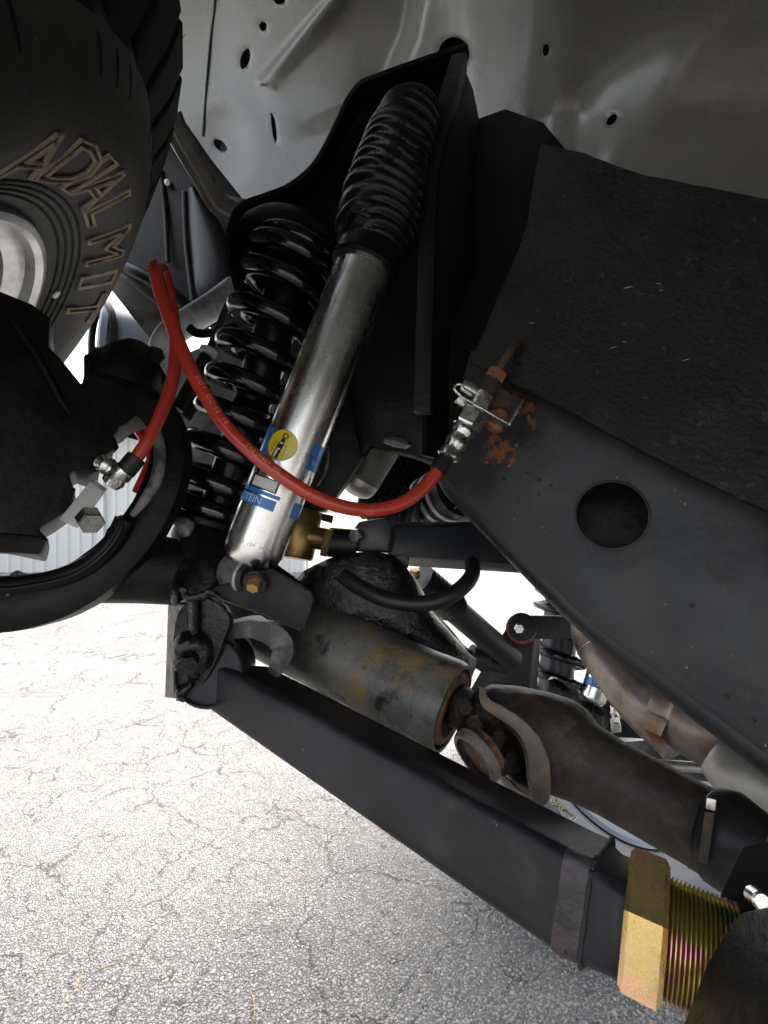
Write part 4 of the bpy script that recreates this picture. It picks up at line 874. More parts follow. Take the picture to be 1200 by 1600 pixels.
# collar and rubber boot
obj('boot_collar', lathe(ST - sa_ax * .006, ST + sa_ax * .032, [(0, SR * 1.02), (0, .0335), (.10, .0345), (.2, .0325), (.75, .0325), (.85, .0335), (1, .0335), (1, .02)], 48), M['boot'], sh)
def boot():
    path = spline([P(578, 396, .487), P(592, 350, .492), P(606, 300, .498), P(620, 250, .505), P(636, 205, .512), P(648, 172, .52), P(652, 158, .524)], 40)
    n_ = len(path); bm = bmesh.new(); rings = []; prev = None; seg = 44
    for i, p in enumerate(path):
        t = (path[min(i + 1, n_ - 1)] - path[max(i - 1, 0)]).normalized(); v = (Vector((0, -1, 0)) - t * -t.y).normalized(); u = v.cross(t); f = i / (n_ - 1)
        base = interp([(0, .033), (.12, .041), (.30, .041), (.55, .038), (.75, .032), (.9, .020), (1, .004)], f); r_ = []
        for k in range(seg):
            a = 2 * math.pi * k / seg; dirv = u * math.cos(a) + v * math.sin(a)
            wob = noise.noise(Vector((math.cos(a) * .6, math.sin(a) * .6, f * 2.4))) * 2.1 + .35 * math.sin(a * 2 + f * 9)
            ph = f * 18 + wob * (1 - .5 * f) + .16 * math.cos(a)
            amp = .0026 * (1 - sstep(.75, .95, f)) * sstep(0, .05, f)
            r_.append(bm.verts.new(p + dirv * (base + amp * (abs(math.sin(ph * math.pi)) ** .7 * 2 - 1.2) + .0014 * noise.noise(Vector((math.cos(a) * 2, math.sin(a) * 2, f * 9))))))
        rings.append(r_)
    for i in range(n_ - 1):
        for k in range(seg): bm.faces.new((rings[i][k], rings[i][(k + 1) % seg], rings[i + 1][(k + 1) % seg], rings[i + 1][k]))
    bm.faces.new(rings[0]); bm.faces.new(rings[-1]); return bm
obj('rubber_boot', boot(), M['boot'], sh, smooth=180)
# lower eye, bushing and bolt
obj('eye_neck', lathe(SA - sa_ax * .022, SA - sa_ax * .004, [(0, .013), (.5, .012), (1, .020)], 24), M['steel'], sh)
EC = P(384, 899, .468); ED = (P(404, 908, .444) - P(362, 890, .486)).normalized()
obj('eye_ring', lathe(EC - ED * .022, EC + ED * .016, [(0, .013), (0, .019), (.05, .0205), (.95, .0205), (1, .019), (1, .013)], 32), M['grey_steel'], sh)
obj('eye_bushing', lathe(EC - ED * .024, EC + ED * .020, [(0, .006), (0, .016), (.93, .0185), (1, .016), (1, .006)], 28), M['rubber'], sh)
BC = P(398, 911, .438); BD = Vector((-.12, -.72, -.55)).normalized()
bo = obj('mount_washer', lathe(BC - BD * .004, BC + BD * .001, [(0, .0105), (.3, .0112), (1, .0105)], 26), M['hookmat'], sh)
obj('mount_bolt', hexnut(BC + BD * .001 + Vector((0.001, 0, .002)), BD, .0062, .009, rot=.3), M['boltgold'], bo, smooth=20)

# ------------------------------------------------------------------ red brake hose
bh = thing('brake_hose', 'bright red brake hose looping in front of the shock with crimped silver ends', 'brake hose', P(600, 798, .41))
hp = [P(700, 716, .425), P(686, 734, .422), P(664, 760, .418), P(632, 784, .412), P(592, 796, .406), P(545, 794, .40), P(492, 776, .396), P(440, 744, .394), P(392, 706, .394), P(350, 662, .396), P(316, 610, .40), P(288, 555, .405), P(266, 500, .412), P(249, 450, .42), P(243, 424, .428), P(246, 417, .438), P(254, 424, .447), P(263, 455, .452), P(272, 510, .455), P(274, 560, .452), P(267, 605, .446), P(251, 648, .44), P(230, 690, .433), P(208, 722, .428)]
HR = .0058
hpath = spline(hp, 10)
ho = obj('hose', tube(hp, HR, 20, 10), M['hose'], bh, smooth=60)
# printed marks running along the hose
def along(i): return hpath[i], (hpath[i + 1] - hpath[i - 1]).normalized()
idx = 108
tot = [0]
for a, b in zip(hpath, hpath[1:]): tot.append(tot[-1] + (b - a).length)
def at_len(L):
    for i in range(1, len(hpath)):
        if tot[i] >= L:
            f = (L - tot[i - 1]) / (tot[i] - tot[i - 1]); return hpath[i - 1].lerp(hpath[i], f), (hpath[i] - hpath[i - 1]).normalized()
    return hpath[-1], (hpath[-1] - hpath[-2]).normalized()
def hose_text(s, i0, rot, hgt):
    vs, fs = text2d(s, res=2, space=1.25); L0 = tot[i0]
    def fn(v):
        c, t = at_len(L0 - v.x * hgt); vw = (c - Vector((0, 0, H))).normalized(); nrm = -(vw - t * vw.dot(t)).normalized(); side = t.cross(nrm)
        a = rot + v.y * hgt / HR; return c + (nrm * math.cos(a) + side * math.sin(a)) * (HR + .0003)
    obj('hose_print', mapped(vs, fs, fn), M['print'], ho, smooth=0)
hose_text('DOT  OC 12  18', 96, .35, .0040)
hose_text('SAE J1401  HL', 76, .35, .0034)
h0 = (hpath[0] - hpath[6]).normalized(); S0 = hpath[2]
obj('hose_sleeve', rod(P(682, 737, .4215), P(699, 713, .425), .0074, 20, .0006), M['sleeve'], bh)
cr0, cr1 = P(698, 716, .425), P(727, 667, .428); bm = bmesh.new(); pr = []
for k in range(25):
    t = k / 24; pr.append((t, .0098 + .0006 * math.sin(t * 16) - (.0018 if t < .04 else 0)))
obj('crimp', lump(lathe(cr0, cr1, pr, 28), .0006, 200), M['steel'], bh)
dirF = (cr1 - cr0).normalized()
obj('hex_fitting', hexnut(cr1, dirF, .0135, .016, rot=.3), M['steel'], bh, smooth=20)
obj('fitting_barrel', rod(cr1 + dirF * .016, cr1 + dirF * .034, .0095, 20, .0008), M['steel'], bh)
# other end: sleeve, banjo block, bolts
obj('hose_sleeve', rod(P(214, 714, .43), P(194, 738, .426), .0085, 20, .0008), M['rubber'], bh)
obj('crimp', lathe(P(196, 734, .425), P(172, 756, .424), [(0, .0085), (.3, .0095), (.5, .008), (.7, .0095), (1, .008)], 22), M['steel'], bh)
obj('fitting_barrel', lathe(P(186, 740, .43), P(158, 722, .436), [(0, .006), (.25, .0085), (.4, .006), (.6, .0085), (.75, .006), (1, .0075)], 18), M['steel'], bh)
obj('banjo_block', bevel(hull([P(x, y, d) for x, y, d in ((141, 752, .418), (162, 768, .414), (121, 826, .408), (92, 812, .412), (147, 748, .45), (168, 764, .448), (126, 818, .445), (98, 806, .448))]), .0012), M['paleblock'], bh)
obj('banjo_bolt', hexnut(P(138, 806, .412), Vector((.55, -.55, -.45)), .0105, .014), M['steel'], bh, smooth=20)

# ------------------------------------------------------------------ bracket and clip that hold the hose to the frame
hb = thing('hose_bracket', 'bent silver hose bracket with a rusty bolt on the frame rail', 'bracket', P(770, 670, .45))
FC = cr1 + dirF * .0175
uu, vv = frame(dirF); px = Vector((1, 0, -.62)).normalized(); px = (px - dirF * px.dot(dirF)).normalized(); py = dirF.cross(px)
bm = hull([FC + px * a + py * b + dirF * c for a, b in ((-.018, -.010), (-.020, .010), (.030, -.011), (.030, .012)) for c in (0, .0022)]); bevel(bm, .0006); obj('clip_tab', bm, M['steel'], hb)
e0 = FC + px * .030; bm = hull([e0 + py * b + dirF * c + px * a for b in (-.011, .012) for c in (0, .026) for a in (-.0001, .0022)]); bevel(bm, .0005); obj('bent_leg', bm, M['steel'], hb)
bm = hull([e0 + px * a + py * b + dirF * c for a in (-.022, .0) for b in (.010, .012) for c in (.002, .034)]); obj('back_leg', bm, M['hookmat'], hb)
bc = P(778, 655, .436); obj('rusty_bolt', lathe(bc + Vector((0, .006, 0)), bc - Vector((0, .003, .001)), [(0, .0115), (.5, .0115), (.85, .009), (1, .003)], 20), M['rust'], hb)
# spring clip
k0 = FC + dirF * .010
bm = hull([k0 + px * a + py * b + dirF * c for a, b in ((-.022, -.007), (-.004, -.007), (-.022, .006), (-.004, .006)) for c in (0, .008)]); bevel(bm, .0025); obj('retaining_clip', bm, M['steel'], hb, smooth=30)
obj('clip_loop', tube([k0 + px * -.022 + dirF * .004, k0 + px * -.026 + dirF * .001, k0 + px * -.024 - dirF * .004, k0 + px * -.010 - dirF * .006, k0 + px * .006 - dirF * .004], .0014, 8), M['steel'], hb)
bl = thing('brake_line', 'rusty steel brake line with nut entering the hose fitting', 'brake line', P(775, 610, .45))
n0 = cr1 + dirF * .034
obj('threaded_end', thread(n0, dirF, .0082, .016, .0016), M['rustcast'], bl)
obj('flare_nut', hexnut(n0 + dirF * .015, dirF, .0095, .010), M['rust'], bl, smooth=20)
obj('line', tube([n0 + dirF * .024, n0 + dirF * .042, n0 + dirF * .060 + Vector((.003, .01, 0)), n0 + dirF * .09 + Vector((.02, .03, 0))], .0042, 12), M['rustcast'], bl)
# ------------------------------------------------------------------ drive shaft with universal joint, right
ds = thing('drive_shaft', 'rusty brown drive shaft with universal joint yokes leaving the axle tube', 'drive shaft', P(900, 1180, .42))
DA, DB = P(846, 1150, .44), P(1230, 1330, .33)
dax = (DB - DA).normalized()
obj('shaft_tube', lathe(P(856, 1160, .435), P(1095, 1292, .365), [(0, .041), (.12, .038), (.28, .0335), (.45, .0310), (.8, .0300), (1, .0295)], 40), M['rustcast'], ds)
obj('clamp_band', lathe(P(1091, 1290, .3665), P(1118, 1304, .359), [(0, .0285), (.05, .0300), (.95, .0300), (1, .0285)], 40), M['rustcast'], ds)
obj('clamp_buckle', bevel(hull([P(x, y, d) for x, y in ((1104, 1246), (1120, 1250), (1118, 1268), (1102, 1264)) for d in (.326, .334)]), .001), M['steel'], ds)
obj('clamp_strap', bevel(hull([P(x, y, d) for x, y in ((1101, 1268), (1117, 1270), (1106, 1350), (1090, 1346)) for d in (.326, .340)]), .001), M['rustcast'], ds)
obj('slip_boot', lathe(P(1112, 1300, .36), P(1215, 1350, .325), [(0, .029), (.1, .033), (.35, .034), (.55, .031), (.75, .028), (1, .025)], 36), M['rubber'], ds)
# near yoke: a fork of two ears growing out of the tube
def ear(side_pts, w0, scs, name, m):
    bm = bmesh.new(); q = spline(side_pts, 8); sweep(bm, q, [(-w0, -.011), (-w0 * .6, -.014), (w0 * .6, -.014), (w0, -.011), (w0, .011), (w0 * .6, .014), (-w0 * .6, .014), (-w0, .011)], up=Vector((.35, -.8, .5)), scales=lerps(scs, len(q))); bevel(bm, .002); lump(bm, .001, 60); return obj(name, bm, m, ds)
rim_pts = [(750, 1068, .435), (754, 1092, .415), (770, 1108, .405), (792, 1122, .40), (812, 1140, .395), (826, 1165, .393), (832, 1195, .393), (832, 1225, .397), (838, 1252, .41), (815, 1242, .44), (785, 1215, .465), (795, 1170, .485), (790, 1110, .485), (768, 1064, .465)]
angs = [math.pi * k / 8 for k in range(9)] + [math.pi + math.pi * k / 6 for k in range(1, 6)]
tax = (P(1095, 1292, .365) - P(856, 1160, .435)).normalized(); tup = (Vector((0, 0, 1)) - tax * tax.z).normalized(); tfr = tup.cross(tax); tfr = tfr if tfr.y < 0 else -tfr
def tring(x, y, d, r): c = P(x, y, d); return [c + (tup * math.cos(a) + tfr * math.sin(a)) * r for a in angs]
R1 = [P(*q) for q in rim_pts]; R3 = tring(880, 1165, .432, .0435); R4 = tring(925, 1196, .418, .0320)
R2 = [a.lerp(b, .5) + (a.lerp(b, .5) - P(840, 1150, .44)).normalized() * .004 for a, b in zip(R1, R3)]
bm = bmesh.new(); RR_ = [[bm.verts.new(p) for p in r] for r in (R1, [a.lerp(b, .5) for a, b in zip(R1, R2)], R2, [a.lerp(b, .5) for a, b in zip(R2, R3)], R3, R4)]
for i in range(len(RR_) - 1):
    for k in range(14): bm.faces.new((RR_[i][k], RR_[i][(k + 1) % 14], RR_[i + 1][(k + 1) % 14], RR_[i + 1][k]))
bmesh.ops.recalc_face_normals(bm, faces=bm.faces); bmesh.ops.solidify(bm, geom=bm.faces, thickness=.008)
obj('yoke_fork', smoothed(bm, 2, .001, 60), M['rustcast'], ds)
yr = spline([P(752, 1076, .416), P(759, 1098, .407), P(780, 1112, .399), P(804, 1127, .393), P(825, 1148, .387), P(838, 1174, .385), P(843, 1205, .386), P(842, 1246, .399), P(812, 1241, .43), P(784, 1214, .455)], 8)
bm = bmesh.new(); sweep(bm, yr, [(-.0075, -.0015), (-.004, -.003), (.004, -.003), (.0075, -.0015), (.0075, .003), (-.0075, .003)], up=Vector((.3, 1, 0)), scales=lerps([.3, .55, .62, .7, .8, .95, 1.1, .9, .6, .4], len(yr)))
obj('yoke_rim', lump(bm, .0007, 90), mat('bare_brown_edge', (.12, .10, .08), .6, layers=[((.20, .13, .07), 40, .5, .65, 6, 'n'), ((.06, .05, .04), 26, .5, .65, 5, 'n')], bumps=[(160, .0008, 5, 'n')]), ds)
# axle-side yoke, cross and bearing cap
bm = smoothed(loft([[P(x, y, d) for x, y, d in q_] for q_ in (
    [(696, 1092, .462), (712, 1078, .475), (724, 1108, .48), (712, 1140, .475), (698, 1134, .462)],
    [(706, 1076, .438), (746, 1050, .465), (752, 1100, .475), (735, 1152, .455), (706, 1130, .432)],
    [(714, 1112, .420), (745, 1110, .455), (752, 1150, .455), (736, 1190, .445), (712, 1165, .418)],
    [(714, 1160, .410), (748, 1150, .44), (768, 1190, .44), (752, 1216, .43), (722, 1200, .408)])]), 2, .0012, 50); obj('axle_yoke', bm, M['rustcast'], ds)
capc = P(744, 1182, .402); capn = ((Vector((0, 0, H)) - capc).normalized() * .45 + Vector((-.66, 0, -.60)) * .9).normalized()
obj('bearing_cap', lathe(capc - capn * .012, capc, [(0, .0195), (1, .0195)], 28), M['rustseal'], ds)
obj('snap_ring', lathe(capc - capn * .004, capc + capn * .004, [(0, .0185), (0, .0235), (.7, .0235), (1, .022), (1, .0185)], 32, caps=False), mat('worn_casting_edge', (.16, .14, .115), .5, layers=[((.08, .07, .055), 80, .5, .65, 5, 'n')], bumps=[(200, .0006, 4, 'n')]), ds)
obj('joint_cross', lathe(P(735, 1150, .445), P(800, 1130, .46), [(0, .016), (.4, .014), (.5, .02), (.6, .014), (1, .015)], 24), M['rustcast'], ds)
obj('joint_cross', lathe(P(762, 1090, .46), P(790, 1200, .45), [(0, .016), (.4, .014), (.5, .02), (.6, .014), (1, .017)], 24), M['rustcast'], ds)
for x, y, d in ((722, 1098, .425), (738, 1126, .42), (790, 1172, .43), (772, 1140, .425)):
    obj('joint_bolt', hexnut(P(x, y, d), Vector((.2, -.85, -.2)), .0062, .010), M['rustcast'], ds, smooth=20)
obj('joint_web', smoothed(hull([P(x, y, d) for x, y, d in ((716, 1066, .47), (752, 1058, .475), (800, 1090, .48), (815, 1160, .475), (790, 1205, .46), (740, 1160, .445), (708, 1120, .455), (760, 1110, .44))]), 1, .002, 60), M['rustcast'], ds)
obj('cap_bolt', hexnut(P(758, 1152, .418), Vector((.3, -.8, -.1)), .0068, .008), M['rustcast'], ds, smooth=20)

# ------------------------------------------------------------------ track bar and parts around it
tb = thing('track_bar', 'new blue black rectangular track bar with bolted bushing end', 'track bar', P(700, 850, .62))
obj('bar', bevel(hull([P(x, y, d) for x, y, d in ((604, 822, .60), (905, 822, .66), (604, 868, .595), (905, 890, .65), (635, 815, .65), (905, 815, .71), (640, 886, .64), (905, 902, .70))]), .004), M['navy'], tb)
obj('end_clevis', bevel(hull([P(x, y, d) for x, y, d in ((552, 828, .575), (560, 815, .575), (603, 808, .575), (612, 830, .575), (605, 862, .572), (556, 862, .572), (548, 848, .575), (560, 815, .64), (618, 806, .64), (625, 866, .635), (560, 862, .635))]), .004), M['navy'], tb)
tbb = obj('clevis_bolt', hexnut(P(560, 836, .565), Vector((-.35, -.8, -.05)), .0085, .010), M['steel'], tb, smooth=20)
obj('lower_clevis', bevel(hull([P(x, y, d) for x, y in ((606, 862), (640, 868), (638, 888), (612, 884)) for d in (.60, .64)]), .002), M['navy'], tb)
te = thing('tie_rod_end', 'brassy tie rod end and nut just right of the shock foot', 'tie rod end', P(470, 840, .58))
obj('housing', lathe(P(455, 872, .58), P(468, 796, .59), [(0, .024), (.05, .026), (.5, .028), (.9, .028), (1, .024)], 30), M['brass'], te)
obj('neck', lathe(P(478, 838, .58), P(520, 845, .575), [(0, .019), (.3, .0135), (.7, .0135), (1, .015)], 24), M['brass'], te)
obj('lock_nut', hexnut(P(506, 846, .572), P(525, 850, .57) - P(505, 845, .57), .0185, .009), mat('pale_brass', (.60, .52, .22), .35, .85), te, smooth=20)
obj('rod_sleeve', rod(P(513, 847, .575), P(556, 850, .58), .0175, 22, .001), M['rubber'], te)
obj('dust_cap', lathe(P(462, 812, .585), P(466, 784, .59), [(0, .024), (.5, .021), (1, .012)], 24), M['rubber'], te)
obj('foot_block', bevel(hull([P(x, y, d) for x, y in ((436, 852), (446, 858), (441, 876), (424, 870)) for d in (.56, .58)]), .001), M['rust'], te)
bk = thing('small_tab_bracket', 'thin grey tab bracket with a slot right of the brassy joint', 'bracket', P(505, 805, .66))
obj('tab', plate([(486, 798), (521, 806), (519, 818), (484, 808)], flat(.66), .002, holes=[ell(493, 805, 5, 1.8, 16, .2)], bev=.0004), M['dark_panel'], bk)
vh = obj('vent_hose', tube([P(536, 900, .53), P(556, 914, .52), P(590, 932, .508), P(630, 942, .50), P(672, 942, .498), P(705, 930, .50), P(728, 912, .51), P(738, 896, .53), P(738, 880, .56)], PX(12.5, .51), 18, 10), M['rubber'], label='thick black rubber hose curving below the track bar', cat='hose')
# silver ribbed tube and air bellows behind the tower
rt_ = thing('ribbed_tube', 'grey finely ribbed metal tube with rounded end below the tower', 'tube', P(580, 740, .66))
RA, RB = P(600, 690, .66), P(552, 768, .66); pr = []
for k in range(26): pr += [(k / 26, .0258), ((k + .5) / 26, .0276)]
obj('ribbed_barrel', lathe(RA, RA.lerp(RB, .78), pr + [(1, .026)], 32), M['alu'], rt_, smooth=20)
obj('round_end', lathe(RA.lerp(RB, .78), RA.lerp(RB, 1.06), [(0, .0265), (.35, .026), (.7, .022), (.92, .013), (1, .004)], 32), M['alu'], rt_, smooth=60)
db = thing('air_duct', 'black pleated air duct behind the red hose', 'duct', P(640, 760, .9)); pr = []
for k in range(14): pr += [(k / 14, .052), ((k + .5) / 14, .060)]
obj('pleated_barrel', lathe(P(592, 752, .95), P(690, 716, .93), [(t, r * 1.05) for t, r in pr] + [(1, .052)], 36), M['rubber'], db)
pr = []
for k in range(8): pr += [(k / 8, .030), ((k + .5) / 8, .037)]
obj('pleated_elbow', lathe(P(572, 778, .84), P(655, 802, .80), pr + [(1, .030)], 28), M['rubber'], db)
SA_, SB_ = P(672, 786, .85), P(716, 764, .79)
obj('clamped_sleeve', lathe(SA_, SB_, [(0, .030), (0, .046), (1, .046), (1, .03)], 40), M['rubber'], db)
for t in (.02, .34, .62): obj('hose_clamp', lathe(SA_.lerp(SB_, t), SA_.lerp(SB_, t + .10), [(0, .0455), (0, .0485), (1, .0485), (1, .0455)], 40, caps=False), M['paleblock'], db)
res = thing('fluid_reservoir', 'pale grey rounded reservoir beside the frame rail end', 'reservoir', P(740, 800, .8))
obj('tank', smoothed(hull([P(x, y, d) for x, y in ((698, 775), (716, 768), (770, 800), (800, 830), (720, 835), (698, 815)) for d in (.78, .88)]), 2), M['muffler'], res)
obj('tank_seam', tube([P(702, 800, .775), P(725, 790, .772), (P(770, 812, .775))], .0018, 6), M['muffler'], res)
# steering damper with bellows, slim rods
sd = thing('steering_damper', 'dark damper tube with a pleated rubber gaiter behind the drive shaft', 'damper', P(720, 970, .9)); pr = []
for k in range(9): pr += [(k / 9, .030), ((k + .5) / 9, .0245)]
obj('gaiter', lathe(P(655, 905, .84), P(712, 952, .88), pr + [(1, .026)], 26), M['rubber'], sd)
obj('damper_tube', rod(P(700, 944, .88), P(800, 1030, .98), .024, 24, .001), M['rubber'], sd)
obj('hose_nipple', hexnut(P(648, 902, .83), Vector((0, -.3, 1)), .010, .014), M['brass'], sd)
obj('drag_link', rod(P(612, 880, .72), P(720, 1040, .84), .0125, 18), M['grey_panel'], cat='steering rod', label='slim grey steering rod slanting down behind the black hose')
dl = thing('pipe_pair', 'two thin dark pipes with a clamp behind the axle joint', 'pipe', P(720, 1010, .95))
obj('pipe', tube([P(640, 935, .95), P(690, 985, .96), P(728, 1025, .98), P(790, 1040, 1.0)], .016, 14), M['dark_panel'], dl)
obj('pipe_clamp', lathe(P(735, 1024, .975), P(762, 1032, .98), [(0, .022), (.2, .025), (.5, .022), (.8, .025), (1, .022)], 20), M['dark_panel'], dl)

# ------------------------------------------------------------------ left: tubes, duct and panel behind the coil
bmr = thing('cross_beam', 'grey beige folded cross beam above the white gap', 'beam', P(230, 470, 1.0))
bm = hull([P(x, y, d) for x, y, d in ((168, 446, .98), (255, 555, 1.0), (310, 520, 1.0), (190, 418, .97), (168, 446, 1.05), (255, 555, 1.07), (190, 418, 1.05), (310, 520, 1.07))]); bevel(bm, .003); obj('beam_web', bm, M['bracket_paint'], bmr)
obj('beam_flange', bevel(hull([P(x, y, d) for x, y in ((176, 424), (186, 414), (300, 500), (296, 512)) for d in (.94, 1.0)]), .002), M['muffler'], bmr)
obj('wire_loom', tube([P(186, 416, .95), P(222, 430, .93), P(270, 458, .93), P(300, 490, .94), P(318, 516, .93)], .012, 12), M['rubber'], cat='wire loom', label='black wire loom bundle lying along the grey cross beam')
ad = thing('blue_grey_canister', 'pale blue grey round canister with raised rim in the white gap', 'canister', P(205, 530, 1.2))
obj('canister_shell', lathe(P(158, 535, 1.2), P(285, 560, 1.28), [(0, .085), (.03, .092), (.10, .092), (.12, .085), (1, .082)], 48), M['bluedrum'], ad)
obj('canister_rim', lathe(P(154, 534, 1.195), P(164, 536, 1.205), [(0, .084), (0, .099), (1, .099), (1, .084)], 48, caps=False), M['dark_panel'], ad)
tbm = obj('grey_tube', tube([P(370, 452, .78), P(330, 480, .80), P(285, 508, .82), P(262, 526, .83), P(252, 552, .84), P(255, 600, .85)], PX(20, .82), 22, 10), M['grey_panel'], cat='tube', label='thick dark grey bent tube between red hose and coil spring')
cpts = [P(296, 512, .76), P(306, 520, .76), P(325, 521, .76), P(345, 514, .76), P(372, 510, .76)]; q = spline(cpts, 24); bm = bmesh.new(); sweep(bm, q, circ(1, 12), scales=[.0062 + .0013 * math.sin(i * 2.1) for i in range(len(q))]); obj('corrugated_conduit', bm, M['rubber'], cat='conduit', label='thin black corrugated conduit left of the coil spring')
sl = thing('sway_bar_link', 'slim dark rod with a pale nut standing left of the coil spring', 'link rod', P(300, 590, .68))
obj('rusty_stud', rod(P(356, 476, .70), P(328, 545, .69), .0052, 12), M['rustcast'], sl)
obj('pale_nut', hexnut(P(324, 553, .688), P(332, 535, .69) - P(324, 553, .688), .0125, .009), M['white'], sl, smooth=20)
obj('lower_rod', rod(P(323, 556, .688), P(277, 640, .67), .0095, 18, .001), M['rubber'], sl)
obj('second_rod', rod(P(320, 600, .74), P(288, 652, .73), .010, 14), M['dark_panel'], sl)
obj('skid_plate', plate([(270, 560), (345, 530), (430, 560), (420, 790), (270, 790), (262, 640)], Plane3((270, 560, .80), (430, 560, .76), (300, 790, .74)), .004), M['grey_panel'], cat='panel', label='pale blue grey flat panel visible between the spring coils')
rl = obj('red_hose_piece', tube([P(216, 668, .80), P(232, 694, .80), P(238, 715, .80), P(230, 738, .80), P(215, 770, .80)], .010, 14), M['red'], cat='hose', label='short bright red piece seen through the gap in the yoke')
obj('shaded_beam', bevel(hull([P(x, y, d) for x, y in ((176, 640), (300, 640), (300, 700), (236, 694), (172, 676)) for d in (.9, 1.0)]), .003), M['black'], cat='beam', label='black beam edge across the top of the yoke gap')

# ------------------------------------------------------------------ exhaust
ex = thing('exhaust_pipe', 'brown heat stained exhaust pipe running under the frame rail', 'exhaust', P(1000, 1060, .75))
obj('pipe', tube([P(945, 955, .86), P(932, 980, .85), P(940, 1008, .83), P(970, 1048, .79), P(1012, 1094, .74), P(1070, 1136, .69)], [.042, .042, .042, .044, .047, .054], 28, 10), M['exhaust'], ex)
obj('bulged_section', tube([P(1020, 1085, .72), P(1060, 1104, .70), P(1110, 1132, .67), P(1180, 1148, .64), P(1260, 1165, .61)], [.040, .053, .056, .054, .050], 32, 10), M['exhaust'], ex)
obj('pipe_bead', lathe(P(938, 1000, .836), P(944, 1010, .829), [(0, .041), (.5, .046), (1, .041)], 30), M['exhaust'], ex)
obj('hanging_flange', plate([(1008, 1140), (1022, 1146), (1040, 1156), (1034, 1164), (1020, 1160)], flat(.655), .004), M['rust'], ex)
mf = obj('tail_section', tube([P(1112, 1178, .62), P(1150, 1205, .60), P(1230, 1250, .57), P(1320, 1300, .54)], [.022, .036, .042, .044], 28, 8), M['muffler'], cat='exhaust', label='pale grey round exhaust section at the right edge under the rail')

# ------------------------------------------------------------------ far side of the axle
fl = thing('upper_link_mount', 'black upper link and bracket with silver bolt at the far side', 'link arm', P(810, 1000, 1.0))
obj('bracket', bevel(hull([P(x, y, d) for x, y, d in ((796, 972, 1.0), (836, 990, 1.0), (826, 1098, 1.0), (728, 1088, 1.0), (778, 1015, 1.0), (800, 975, 1.04), (846, 995, 1.05), (838, 1098, 1.05), (740, 1088, 1.04))]), .004), M['satin'], fl)
obj('bushing', lathe(P(814, 982, .985), P(820, 984, 1.06), [(0, .024), (.0, .030), (1, .030), (1, .024)], 30), M['polyred'], fl)
obj('link_end', lathe(P(815, 979, .968), P(818, 980, 1.0), [(0, .022), (.08, .0275), (1, .0275)], 32), M['satin'], fl)
obj('link_bar', bevel(hull([P(x, y, d) for x, y, d in ((818, 961, .975), (930, 964, 1.02), (930, 998, 1.02), (818, 999, .975), (818, 963, 1.0), (930, 962, 1.06), (930, 994, 1.06), (818, 997, 1.0))]), .003), M['satin'], fl)
obj('bolt', hexnut(P(810, 981, .966), Vector((-.1, -1, 0)), .010, .010), M['steel'], fl, smooth=20)
f2 = thing('far_coil_spring', 'small black coil spring around a dark tube at the far side', 'coil spring', P(865, 1080, 1.15))
A2, B2 = P(866, 1090, 1.15), P(880, 920, 1.2); n2 = (B2 - A2).normalized(); u2 = Vector((1, 0, 0)); u2 = (u2 - n2 * u2.dot(n2)).normalized(); v2 = n2.cross(u2); v2 = v2 if v2.y > 0 else -v2
obj('coil', coil(A2, 1, n2, u2, v2, .058, .0105, [(B2 - A2).length * f for f in (1, .97, .82, .62, .42, .22, .04)], 10, 28), M['gloss'], f2)
obj('inner_tube', rod(A2, B2, .040, 24), M['navy'], f2)
fs_ = thing('far_shock_absorber', 'small silver shock absorber with blue lettering band beyond the exhaust', 'shock absorber', P(932, 1100, 1.15))
FA, FB = P(926, 1092, 1.1), P(950, 1010, 1.12); fax = (FB - FA).normalized()
fbod = obj('shock_body', lathe(FA - fax * .012, FB, [(0, .018), (.06, .026), (.12, .0285), (1, .0285)], 36), M['zinc'], fs_)
fu = Vector((1, 0, 0)); fu = (fu - fax * fu.dot(fax)).normalized(); fv = fax.cross(fu); fv = fv if fv.y < 0 else -fv
def fcyl(s, a, e): return FA + fax * s + (fu * math.sin(a) + fv * math.cos(a)) * (.0285 + e)
bm = bmesh.new(); g = [[bm.verts.new(fcyl(s, -1.7 + 3.4 * k / 20, e)) for k in range(21)] for s, e in ((.026, 0), (.026, .0005), (.044, .0005), (.044, 0))]
for i in range(3):
    for k in range(20): bm.faces.new((g[i][k], g[i][k + 1], g[i + 1][k + 1], g[i + 1][k]))
obj('brand_band', bm, M['blue'], fbod)
vs, fs = text2d('STEIN', res=2); bm = mapped(vs, fs, lambda v: fcyl(.035 + v.y * .010, -.35 + v.x * .010 / .0285, .0012)); obj('brand_lettering', bm, M['paper'], fbod, smooth=0)
f3 = thing('far_brake_hose', 'short red brake hose with silver fitting beyond the exhaust pipe', 'brake hose', P(965, 1110, 1.1))
obj('hose', tube([P(950, 1060, 1.1), P(956, 1085, 1.1), P(959, 1108, 1.1)], .0055, 12), M['hose'], f3)
obj('fitting', lathe(P(959, 1104, 1.098), P(963, 1135, 1.095), [(0, .007), (.3, .010), (.5, .008), (1, .010)], 16), M['steel'], f3)
obj('banjo_block', bevel(hull([P(x, y, d) for x, y in ((953, 1122), (968, 1120), (971, 1144), (955, 1146)) for d in (1.08, 1.11)]), .002), M['steel'], f3)
obj('banjo_bolt', hexnut(P(962, 1134, 1.082), Vector((0, -1, 0)), .009, .006), M['grey_steel'], f3)
f4 = thing('far_calliper', 'dark shadowed brake calliper casting behind the far red hose', 'brake calliper', P(970, 1140, 1.2))
obj('casting', smoothed(hull([P(x, y, d) for x, y in ((905, 1050), (960, 1060), (1030, 1120), (1040, 1170), (940, 1170), (890, 1090)) for d in (1.18, 1.26)]), 1, .004, 20), M['cast'], f4)
